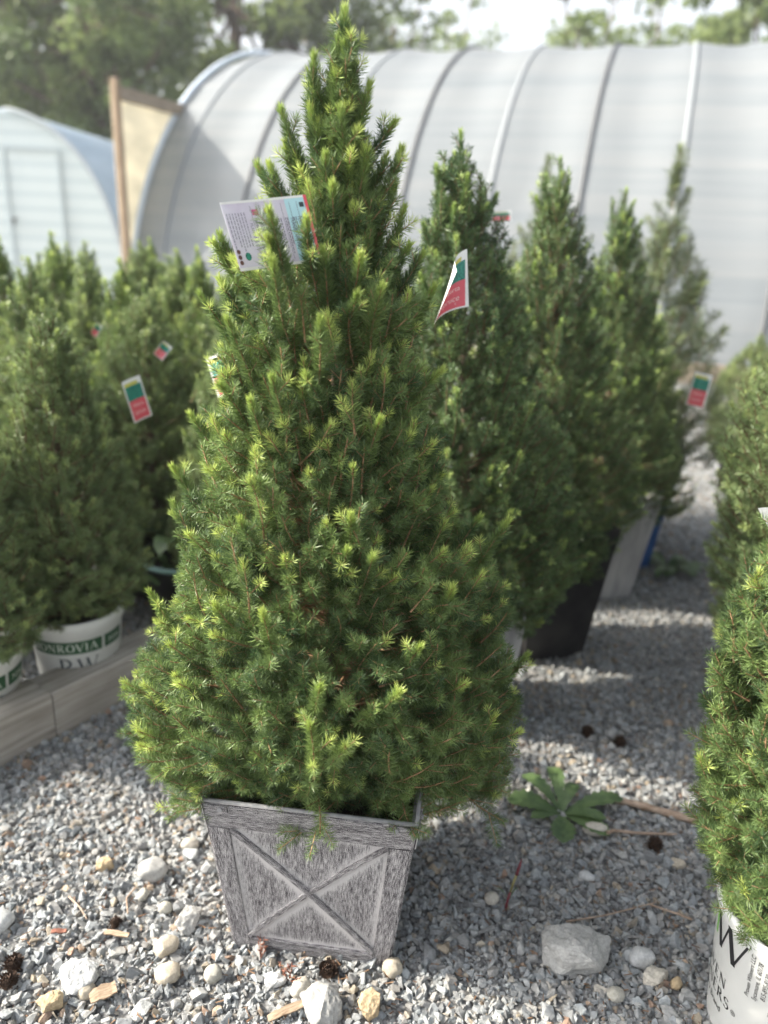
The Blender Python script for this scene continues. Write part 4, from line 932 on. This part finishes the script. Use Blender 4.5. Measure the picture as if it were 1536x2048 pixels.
def disc(cu, cv, ru, rv, nm, m):
    aa = np.linspace(0, 2 * math.pi, 20, endpoint=False); V2 = np.vstack([[cu, cv], np.stack([cu + ru * np.cos(aa), cv + rv * np.sin(aa)], 1)])
    put(V2, np.array([[0, i + 1, (i + 1) % 20 + 1] for i in range(20)]), nm, m, .0009)
disc(.50, .17, .022, .04, 'flower_icon', m_yel); disc(.145, .80, .035, .06, 'shrub_icon', m_cgr)
for q in (.72, .80, .88): disc(.045, q, .022, .034, 'root_ball_icon', m_brown)

def red_tag(c4, bulge, lb, streaks=True):
    r_, put = build_card('plant_tag', c4, bulge, lb, 'plant tag', m_cardw, 'plant tags')
    v_, f2 = rect2d(.07, .50, .93, .97, 8, 3); put(v_, f2, 'red_field', m_cred)
    v_, f2 = rect2d(.07, .16, .93, .50, 8, 3); put(v_, f2, 'conifer_picture', m_cgr)
    v_, f2 = rect2d(.07, .08, .80, .16, 6, 1); put(v_, f2, 'yellow_strip', m_yel)
    if streaks:
        V2, F = text2d('Alberta', 1.0, 'CENTER'); put(np.stack([.5 + V2[:, 0] * .2, .66 - V2[:, 1] * .13], 1), F, 'lettering', m_pale, .0009)
        V2, F = text2d('Spruce', 1.0, 'CENTER'); put(np.stack([.5 + V2[:, 0] * .22, .84 - V2[:, 1] * .15], 1), F, 'lettering', m_pale, .0009)
red_tag([(0.120, 1.56, 1.232), (0.140, 1.60, 1.272), (0.150, 1.58, 1.165), (0.083, 1.56, 1.130)], 0.012, 'curled red and green tag with white edge between the front spruce and the one behind')
def small_tag(x, y, z, w_, h_, tilt, yaw, lb):
    a_ = np.array([math.cos(yaw), math.sin(yaw), 0]) ; up = np.array([0, 0.15, 1.0])
    e1 = a_ * math.cos(tilt) + up * math.sin(tilt); e2 = -(-a_ * math.sin(tilt) + up * math.cos(tilt)); C_ = np.array([x, y, z])
    red_tag([C_ - e1 * w_ / 2 - e2 * h_ / 2, C_ + e1 * w_ / 2 - e2 * h_ / 2, C_ + e1 * w_ / 2 + e2 * h_ / 2, C_ - e1 * w_ / 2 + e2 * h_ / 2], .006, lb)
small_tag(-0.70, 2.12, 0.83, .055, .12, .30, .75, 'pink and teal tag leaning between the spruces above the white pots')
small_tag(-0.425, 1.93, 0.945, .06, .10, .45, -.6, 'teal topped tag just left of the front spruce, partly hidden by it')
small_tag(-1.00, 2.66, 0.945, .03, .045, -.7, 1.1, 'small pale tag high among the far left spruces')
small_tag(-0.72, 2.46, 0.915, .035, .05, -.7, .5, 'pale tag lying in the spruces right of the pink and teal one')
small_tag(1.13, 2.82, 0.80, .08, .12, -.2, .3, 'pink tag on the far right row near the gravel strip')
small_tag(0.345, 2.75, 1.36, .07, .03, .1, .2, 'bright red tag seen between the second and third spruce tops')
r_, put = build_card('plant_tag', [(0.600, 1.18, 0.905), (0.69, 1.14, 0.93), (0.70, 1.13, 0.85), (0.632, 1.16, 0.855)], .004, 'white tag with black bar print at the right edge of the photo', 'plant tag', m_cardw, 'plant tags')
mbV, mbF = [], []
for i, v0 in enumerate(np.arange(.35, .85, .09)):
    mbV += [(.12 + .04 * i, v0), (.95, v0), (.95, v0 + .045), (.12 + .04 * i, v0 + .045)]; mbF.append([4 * i, 4 * i + 1, 4 * i + 2, 4 * i + 3])
put(np.array(mbV), np.array(mbF), 'bar_print', M_ink)

# ------------------------------------------------------------------ timbers
m_tim = mat('weathered_timber', (0.3, 0.28, 0.25), 0.85, 0.25)
tv_ = coords(m_tim, 'Object', (2.2, 75, 75)); tn1 = noise(m_tim, tv_, 1.0, 6, 0.62); tn2 = noise(m_tim, coords(m_tim, 'Object', (4, 7, 7)), 1.0, 3)
tcx = mixc(m_tim, 0.45, ramp(m_tim, tn1, [(0.33, (0.09, 0.08, 0.07)), (0.44, (0.28, 0.26, 0.23)), (0.68, (0.50, 0.475, 0.435))]), ramp(m_tim, tn2, [(0.35, (0.17, 0.14, 0.11)), (0.65, (0.40, 0.375, 0.345))]))
base(m_tim, tcx); bump(m_tim, tn1, 0.7, 0.004)
dT = np.array([0.575, 0.818]); nT = np.array([-0.818, 0.575]); P0 = np.array([-0.928, 1.579]); angT = math.atan2(dT[1], dT[0])
for s0, s1, lb, dz in ((-1.9, 0.155, 'weathered grey square timber on the gravel at the left edge, nearer length', 0), (0.158, 1.9, 'weathered grey square timber continuing behind the front spruce, farther length', -.003)):
    Ls = s1 - s0; c2 = P0 + dT * (s0 + s1) / 2 + nT * 0.057
    nx, r5 = 40, np.random.default_rng(4); mb = MB(); hw, hh = .057, .0705
    X = np.linspace(-Ls / 2, Ls / 2, nx + 1); sec = []
    for (yy, zz2) in [(-hw, -hh + .004), (-hw + .004, -hh), (hw, -hh), (hw, hh - .008), (hw - .008, hh), (-hw + .008, hh), (-hw, hh - .008)]: sec.append((yy, zz2))
    V = np.array([[x, yy + .0016 * math.sin(x * 9 + j), zz2 + .002 * math.sin(x * 6 + j * .7) * (zz2 > 0)] for x in X for j, (yy, zz2) in enumerate(sec)])
    m_ = len(sec); Q = [[i * m_ + j, i * m_ + (j + 1) % m_, (i + 1) * m_ + (j + 1) % m_, (i + 1) * m_ + j] for i in range(nx) for j in range(m_)]
    T = [[0, j + 1, j] for j in range(1, m_ - 1)] + [[nx * m_, nx * m_ + j, nx * m_ + j + 1] for j in range(1, m_ - 1)]
    mb.add(V, Q, T); o = mb.build('timber_beam', m_tim, None, loc=(c2[0], c2[1], .0705 + dz), rot=(0, 0, angT)); tag(o, lb, 'timber', 'landscape timbers edging the left bed')

# ------------------------------------------------------------------ stones, cones, sticks
def rock_mat(name, c1, c2, sc_=30):
    m = mat(name, c1, 0.85, 0.3); vv = coords(m, 'Object'); a_ = noise(m, vv, sc_, 7, 0.7); b_ = noise(m, vv, sc_ * 5, 4, .7)
    base(m, mixc(m, .35, ramp(m, a_, [(0.3, c1), (0.68, c2)]), ramp(m, b_, [(.35, tuple(x * .6 for x in c1)), (.6, c2)])))
    bump(m, b_, .5, .0015); return m
RM = dict(white=rock_mat('white_rock', (0.26, 0.26, 0.25), (0.43, 0.43, 0.415), 45), grey=rock_mat('pale_grey_rock', (0.36, 0.37, 0.38), (0.54, 0.55, 0.54), 50),
          tan=rock_mat('tan_pebble', (0.34, 0.30, 0.23), (0.48, 0.43, 0.35), 60), ochre=rock_mat('ochre_rock', (0.34, 0.25, 0.14), (0.48, 0.39, 0.26), 60),
          grn=rock_mat('olive_grey_pebble', (0.30, 0.29, 0.25), (0.42, 0.41, 0.36), 60), buff=rock_mat('buff_pebble', (0.36, 0.34, 0.29), (0.52, 0.49, 0.43), 50))
def rock_mesh(seed, dims, material, rounded, nm):
    r = np.random.default_rng(seed); k = 26 if not rounded else 60
    p = r.normal(size=(k, 3)); p /= np.linalg.norm(p, axis=1)[:, None]
    if not rounded: p = np.sign(p) * np.abs(p) ** .7
    p *= r.uniform(.80, 1.05, (k, 1)) if not rounded else 1
    dims = tuple(q * 1.2 for q in dims)
    me = hull_mesh(nm, (p * np.array(dims) / 2).tolist(), material)
    import bmesh
    bm = bmesh.new(); bm.from_mesh(me); bmesh.ops.triangulate(bm, faces=bm.faces)
    for _ in range(2 if rounded else 3): bmesh.ops.subdivide_edges(bm, edges=bm.edges, cuts=1, use_grid_fill=True)
    if rounded:
        for _ in range(4): bmesh.ops.smooth_vert(bm, verts=bm.verts, factor=.5, use_axis_x=True, use_axis_y=True, use_axis_z=True)
    else: bmesh.ops.smooth_vert(bm, verts=bm.verts, factor=.5, use_axis_x=True, use_axis_y=True, use_axis_z=True)
    s_ = max(dims)
    for v2 in bm.verts:
        q = v2.co / s_ * (1.0 if rounded else 1.2)
        d = mnoise.noise(q * 4 + Vector((seed, 0, 0))) * .05 + mnoise.noise(q * 11 + Vector((0, seed, 0))) * .022 + (abs(mnoise.noise(q * 7)) * .03 if not rounded else 0)
        v2.co += v2.co.normalized() * d * s_ * (0.5 if rounded else 1)
    bm.to_mesh(me); bm.free()
    if rounded: me.polygons.foreach_set('use_smooth', np.ones(len(me.polygons), bool))
    return me
ROCKS = [((-0.452, 1.262), (.058, .046, .042), 'white', 1, .4, 'rock', 'whitish oval stone on the gravel left of the planter, largest there'),
         ((-0.348, 1.145), (.052, .040, .034), 'white', 0, 1.2, 'rock', 'angular white stone beside the lower left corner of the planter'),
         ((0.404, 1.100), (.128, .085, .075), 'white', 0, -.25, 'boulder', 'biggest rock, a rough white block right of the planter'),
         ((-0.515, 1.01), (.062, .055, .04), 'grey', 0, .3, 'rock', 'broad pale grey block near the bottom left, right of the two cones'),
         ((-0.376, 1.085), (.044, .034, .03), 'tan', 1, .6, 'pebble', 'egg shaped cream pebble below the angular white stone'),
         ((-0.558, 1.28), (.034, .026, .022), 'ochre', 0, .2, 'pebble', 'small yellow rock left of the oval white stone'),
         ((-0.396, 1.345), (.034, .028, .024), 'buff', 1, .2, 'pebble', 'rounded buff pebble left of the planter near its middle height'),
         ((-0.074, 0.980), (.075, .055, .042), 'white', 0, -.5, 'rock', 'rough cream white rock cut by the bottom edge below the planter'),
         ((0.012, 0.985), (.038, .036, .036), 'ochre', 0, 1.2, 'pebble', 'ochre rock at the bottom edge, right of the cream white rock'),
         ((-0.112, 1.012), (.036, .03, .03), 'buff', 1, 1.0, 'pebble', 'cream pebble leaning on the rough rock at the bottom edge'),
         ((-0.356, 1.03), (.042, .038, .03), 'tan', 1, 0, 'pebble', 'tan pebble between the cream egg shaped pebble and the bottom edge'),
         ((-0.274, 1.032), (.03, .028, .03), 'grn', 1, 0, 'pebble', 'olive grey pebble just below the left corner of the planter'),
         ((0.053, 1.062), (.034, .032, .03), 'tan', 1, .4, 'pebble', 'tan pebble against the bottom right corner of the planter'),
         ((-0.543, 0.965), (.04, .03, .026), 'ochre', 0, .7, 'pebble', 'yellow rock in the bottom left corner of the photo'),
         ((0.53, 1.105), (.046, .038, .03), 'grey', 1, .2, 'pebble', 'grey rounded stone between the big white rock and the lettered pot'),
         ((0.545, 1.068), (.044, .036, .03), 'buff', 0, .9, 'pebble', 'buff angular stone right of the big white rock'),
         ((0.580, 1.058), (.024, .018, .018), 'ochre', 1, .9, 'pebble', 'small orange pebble nearest the lettered white pot'),
         ((0.522, 1.445), (.055, .032, .026), 'buff', 1, .0, 'rock', 'flat buff stone just under the broad leaved weed'),
         ((0.470, 1.305), (.032, .022, .018), 'grey', 1, -.4, 'pebble', 'smooth pale grey pebble on the open gravel below the flat buff stone'),
         ((0.681, 1.350), (.04, .022, .018), 'tan', 0, .1, 'pebble', 'tan flat stone beside the lower branches of the right edge spruce'),
         ((-0.401, 1.175), (.026, .022, .022), 'grn', 1, .3, 'pebble', 'greenish pebble above the angular white stone'),
         ((-0.715, 1.12), (.06, .05, .035), 'grey', 1, .3, 'rock', 'smooth grey stone cut by the left edge'),
         ((-0.455, 1.205), (.026, .02, .02), 'grn', 1, 1.3, 'pebble', 'olive pebble touching the oval white stone'),
         ((-0.49, 0.99), (.028, .026, .026), 'tan', 1, .3, 'pebble', 'tan pebble between the pale grey block and the wood scrap'),
         ((0.46, 1.03), (.03, .026, .02), 'grn', 1, .3, 'pebble', 'dark olive pebble at the front foot of the big white rock'),
         ((-0.16, 1.03), (.036, .026, .022), 'grey', 0, .3, 'pebble', 'blue grey chip beside the dark cone in front of the planter'),
         ((0.258, 1.235), (.03, .024, .02), 'buff', 1, .8, 'pebble', 'buff pebble left of the red stemmed sprout')]
for i, ((x, y), dm, mk, rd, rz, cat, lb) in enumerate(ROCKS):
    me = rock_mesh(100 + i, dm, RM[mk], bool(rd), 'rock')
    o = link('rock' if cat != 'pebble' else 'pebble', me, None, (x, y, dm[2] * .40 + .003), (0.08 * math.sin(i), .1 * math.cos(i), rz)); tag(o, lb, 'rock' if cat != 'pebble' else 'pebble')

m_cone = noisy('dark_cone_scales', (0.02, 0.012, 0.008), (0.10, 0.06, 0.04), 130, .8)
def cone_mesh():
    r = np.random.default_rng(8); mb = MB(); R0 = .015
    for i in range(130):
        z = 1 - 2 * (i + .5) / 130; ph = i * 2.39996; d = np.array([math.sqrt(1 - z * z) * math.cos(ph), math.sqrt(1 - z * z) * math.sin(ph), z])
        t = unit(np.cross(d, [0.1, 0.2, 1.0])); b_ = np.cross(d, t); h_ = R0 * r.uniform(.85, 1.2); w_ = R0 * .13
        up = unit(d + np.array([0, 0, .5])) * h_
        mb.add([d * R0 * .5 - t * w_, d * R0 * .5 + t * w_, up + t * w_ * .9 + b_ * w_, up - t * w_ * .9 + b_ * w_, up * 1.06 + b_ * w_ * .2], [[0, 1, 2, 3]], [[3, 2, 4]])
    mb.lathe([(R0 * .6 * math.sin(q), -R0 * .6 * math.cos(q)) for q in np.linspace(.05, 3.1, 8)], 10)
    return mb.mesh('pine_cone', m_cone)
cm = cone_mesh()
for (x, y), s_, lb in [((-0.486, 1.13), .95, 'small dark cone on the lit gravel midway between planter and left edge'), ((-0.640, 1.035), 1.1, 'dark cone near the bottom left, upper one of a touching pair'), ((-0.632, 1.000), 1.1, 'dark cone near the bottom left, lower one of a touching pair'),
                       ((-0.066, 1.050), 1.15, 'dark cone lying right in front of the planter'), ((0.666, 1.77), 1.3, 'dark cone in shade at the right, upper one behind the weed'), ((0.591, 1.82), 1.1, 'dark cone in shade straight above the weed'),
                       ((0.645, 1.40), 1.2, 'dark cone under the thick stick at the right')]:
    o = link('pine_cone', cm, None, (x, y, .014 * s_), (.3, .4, x * 9)); o.scale = (s_,) * 3; tag(o, lb, 'cone', 'cones on the gravel')

m_stick = noisy('bare_stick', (0.22, 0.15, 0.10), (0.42, 0.33, 0.26), 30, .8, .3, .001, (1, 1, 1))
def stick(pts, r0, r1, lb, nm='stick', m=None):
    P = np.array(pts, float); t = np.linspace(0, len(P) - 1, 14); P = np.stack([np.interp(t, range(len(P)), P[:, i]) for i in range(3)], 1)
    c_ = P[0].copy(); mb = MB(); rr3 = np.linspace(r0, r1, 14) * (1 + .12 * np.sin(np.arange(14) * 2.1)); mb.tube(P - c_, rr3, 8)
    o = mb.build(nm, m or m_stick, None, True, tuple(c_)); return tag(o, lb, 'stick')
stick([(0.555, 1.56, .014), (.65, 1.53, .016), (0.80, 1.475, .013)], .0075, .010, 'thick bare stick lying from the weed to the right edge spruce')
stick([(0.545, 1.425, .022), (.565, 1.44, .016), (.62, 1.437, .014), (0.71, 1.438, .014)], .0042, .003, 'thin brown twig ending at the flat buff stone')
stick([(-0.60, 1.19, .014), (-.565, 1.16, .018), (-0.545, 1.14, .012)], .002, .0012, 'short straw coloured twig near the left edge')
stick([(-0.475, 1.22, .014), (-.482, 1.185, .022), (-0.470, 1.155, .014)], .0022, .0015, 'curved pale twig above the small dark cone')
stick([(0.40, 1.18, .016), (.48, 1.195, .02), (0.60, 1.24, .014)], .0018, .0012, 'fine dry twig above the big white rock')
stick([(0.66, 1.20, .014), (.63, 1.21, .018), (0.585, 1.235, .012)], .0024, .0018, 'reddish twig reaching the lettered white pot')
def chip(x, y, rz, ln, wd2, lb, m):
    mb = MB(); X = np.linspace(-ln / 2, ln / 2, 7); V = []
    for i, x_ in enumerate(X):
        wv = wd2 * (1 - .25 * abs(x_ / ln * 2) ** 2) / 2 * (1 + .12 * math.sin(i * 2.3)); zc_ = .002 * math.sin(i * .9)
        V += [(x_, -wv, zc_), (x_, wv, zc_ + .001), (x_, wv, zc_ + .004), (x_, -wv, zc_ + .0035)]
    Q = [[i * 4 + j, i * 4 + 4 + j, i * 4 + 4 + (j + 1) % 4, i * 4 + (j + 1) % 4] for i in range(6) for j in range(4)] + [[0, 1, 2, 3], [27, 26, 25, 24]]
    mb.add(V, Q); o = mb.build('wood_chip', m, None, loc=(x, y, .017), rot=(.15, -.1, rz)); tag(o, lb, 'wood chip')
m_chip = noisy('split_wood', (0.20, 0.14, 0.09), (0.40, 0.31, 0.22), 60, .8, .4, .001, (1, 6, 1))
chip(-0.128, 0.968, .45, .075, .014, 'flat brown wood splinter at the bottom edge beside the cream white rock', m_chip)
chip(-0.458, 0.985, .5, .045, .026, 'torn yellowish wood scrap near the bottom left', m_chip)
chip(-0.475, 1.105, -.15, .05, .010, 'thin wood chip just under the small dark cone', m_chip)
chip(-0.585, 1.105, .1, .028, .008, 'short reddish bark chip left of the small dark cone', noisy('red_bark', (.16, .06, .04), (.28, .13, .09), 80, .85))

# ------------------------------------------------------------------ weeds
m_wl = mat('weed_leaf', (0.06, 0.13, 0.03), 0.45, .5)
wc = ramp(m_wl, noise(m_wl, coords(m_wl, 'Object'), 30, 4), [(.35, (0.06, 0.11, 0.045)), (.65, (0.13, 0.20, 0.08))]); base(m_wl, wc); translucent(m_wl, wc, .3)
def leaf_strip(mb, az, ln, wd2, rise, lobes=0.0, seed=0, base_=(0, 0, 0)):
    r = np.random.default_rng(seed); n_ = 14; t = np.linspace(0, 1, n_ + 1); d = np.array([math.cos(az), math.sin(az), 0]); s_ = np.array([-math.sin(az), math.cos(az), 0])
    prof = wd2 * (0.12 + np.sin(np.clip(t, 0, 1) ** 1.5 * math.pi * .93) ** .8) / 1.1
    prof = prof * (1 - lobes * (np.arange(n_ + 1) % 2)) ; prof[-1] = wd2 * .05
    c_ = np.array(base_) + d * (ln * t)[:, None] + np.array([0, 0, 1]) * (rise * np.sin(t * math.pi * .75) * 1.1 + .004)[:, None]
    V = np.stack([c_ - s_ * prof[:, None] / 2 + np.array([0, 0, .12]) * prof[:, None], c_, c_ + s_ * prof[:, None] / 2 + np.array([0, 0, .12]) * prof[:, None]], 1).reshape(-1, 3)
    mb.add(V, [[i * 3 + j, i * 3 + 3 + j, i * 3 + 4 + j, i * 3 + 1 + j] for i in range(n_) for j in range(2)])
we = empty('dandelion', (0.455, 1.495, 0.006), 0, 'broad leaved green weed growing in the gravel at the right end of the thick stick', 'weed')
we['label'] = 'broad leaved green rosette weed on the gravel at the left end of the thick stick'
for i, (az, ln, wd2, rise) in enumerate([(168, .11, .055, .02), (15, .135, .04, .028), (92, .11, .035, .05), (128, .11, .036, .04), (-38, .10, .045, .012), (-100, .085, .05, .008), (60, .08, .03, .035), (200, .07, .03, .015), (-15, .085, .03, .02)]):
    mb = MB(); leaf_strip(mb, R_(az), ln * 1.2, wd2 * 1.25, rise * .8, .24, i); mb.build('leaf', m_wl, we, True)
def clump(x, y, n_, ln, wd2, lb, nm='weed', seed=1, z=0.005, rise=.03, cat='weed'):
    t = empty(nm, (x, y, z), 0, lb, cat); r = np.random.default_rng(seed)
    for i in range(n_):
        mb = MB(); leaf_strip(mb, r.uniform(0, 6.28), ln * r.uniform(.6, 1.1), wd2 * r.uniform(.7, 1.2), rise * r.uniform(.4, 1.5), .1, i); mb.build('leaf', m_wl, t, True)
clump(-0.585, 1.63, 8, .05, .02, 'small low green weed in front of the timber, left of the front spruce')
clump(1.20, 3.0, 14, .16, .05, 'patch of low green weeds at the foot of the far grey planter', seed=3)
clump(-0.80, 2.36, 10, .12, .05, 'bright green leafy weed beside the white pot behind the timber', seed=4, z=.1, rise=.10)
t = empty('potted_plant', (-0.68, 2.42, 0), 0, 'striped broad leaved plant in a dark pot with pale teal rim beyond the white pots', 'potted plant'); round_pot(t, .11, .14, .24, M_black)
mb = MB(); mb.lathe([(.139, .222), (.147, .224), (.147, .238), (.137, .2405)], 40); mb.build('teal_rim', M_teal, t, True)
for i, az in enumerate((20, 80, 140, 200, 260, 320, 170, 110)):
    mb = MB(); leaf_strip(mb, R_(az), .17, .07, .10, 0, i, (0, 0, .22)); mb.build('leaf', m_wl, t, True)
m_red = mat('red_stem', (0.15, 0.03, 0.04), .6); m_ys = mat('yellow_green_stem', (.22, .2, .08), .6)
sp = empty('sprout', (0.283, 1.212, 0.004), 0, 'single red stemmed sprout standing in the gravel right of the planter', 'sprout')
mb = MB(); mb.tube([(0, 0, 0), (.003, 0, .03), (.006, 0, .05)], [.003, .0026, .0022], 8); mb.build('stem_base', m_red, sp, True)
mb = MB(); mb.tube([(.006, 0, .05), (.010, 0, .075), (.014, 0, .095)], [.0022, .0026, .003], 8); mb.build('stem', m_ys, sp, True)
mb = MB(); mb.tube([(.014, 0, .095), (.018, 0, .118), (.020, 0, .135)], [.0034, .003, .0008], 8); mb.build('bud', m_red, sp, True)
for i, az in enumerate((150, 40)):
    mb = MB(); leaf_strip(mb, R_(az), .03, .003, .02, 0, i, (0.004, 0, .02)); mb.build('leaf', m_wl, sp, True)
m_dry = mat('dry_red_stem', (.20, .08, .05), .7)
for (x, y), lb in (((-0.195, 1.075), 'dried reddish sprig at the foot of the planter, left one'), ((-0.135, 1.03), 'dried reddish sprig in front of the planter, right one')):
    mb = MB(); r = np.random.default_rng(int(abs(x) * 1000))
    for i in range(5):
        d = r.normal(0, .012, 2); mb.tube([(0, 0, 0), (d[0] * .6, d[1] * .6, .02), (d[0], d[1], r.uniform(.03, .045))], [.0009, .0007, .0005], 5)
        for j in range(5):
            q = r.uniform(.3, 1); e = r.normal(0, .004, 2); mb.tube([(d[0] * q, d[1] * q, .035 * q), (d[0] * q + e[0], d[1] * q + e[1], .035 * q + .004)], [.0014, .0008], 5)
    tag(mb.build('dry_sprig', m_dry, None, True, (x, y, .006)), lb, 'sprig', 'dried sprigs by the planter')


# fallen needles and bark crumbs between the stones
rn = np.random.default_rng(77); n_ = 2600
P = np.column_stack([rn.uniform(-1.1, 1.2, n_), rn.uniform(.78, 2.1, n_), rn.uniform(.008, .015, n_)])
A = rn.normal(size=(n_, 3)) * np.array([1, 1, .25]); A = unit(A); B = unit(np.cross(A, [0, 0, 1.0])); ln = rn.uniform(.003, .009, (n_, 1)); wd_ = rn.uniform(.0005, .0013, (n_, 1))
V = np.stack([P - A * ln - B * wd_, P - A * ln + B * wd_, P + A * ln + B * wd_ * .5, P + A * ln - B * wd_ * .5], 1); Z = np.array([0, 0, .0008])
V = np.concatenate([V, V - Z], 1).reshape(-1, 3); b0_ = (np.arange(n_) * 8)[:, None]
F = np.concatenate([b0_ + np.array(q)[None] for q in ([0, 1, 2, 3], [7, 6, 5, 4], [0, 4, 5, 1], [1, 5, 6, 2], [2, 6, 7, 3], [3, 7, 4, 0])])
li = link('needle_litter', np_mesh('needle_litter', V, F, noisy('litter', (.10, .05, .03), (.30, .19, .11), 9, .9)))
tag(li, 'dry brown needles and bark crumbs scattered between the stones', 'litter', kind='stuff')

# ------------------------------------------------------------------ air
mh = bpy.data.materials.new('haze_air'); mh.use_nodes = True
for nd in list(mh.node_tree.nodes):
    if nd.type == 'BSDF_PRINCIPLED': mh.node_tree.nodes.remove(nd)
pv = N(mh, 'ShaderNodeVolumePrincipled'); pv.inputs['Density'].default_value = 0.0020; pv.inputs['Color'].default_value = (0.9, 0.94, 1.0, 1); pv.inputs['Anisotropy'].default_value = 0.2
L(mh, pv.outputs[0], mh.node_tree.nodes['Material Output'].inputs['Volume'])
mb = MB(); mb.box((0, 20, 6.5), (90, 90, 15.2)); hz = mb.build('haze', mh); tag(hz, kind='stuff'); hz['label'] = 'thin pale haze in the air'; hz['category'] = 'haze'
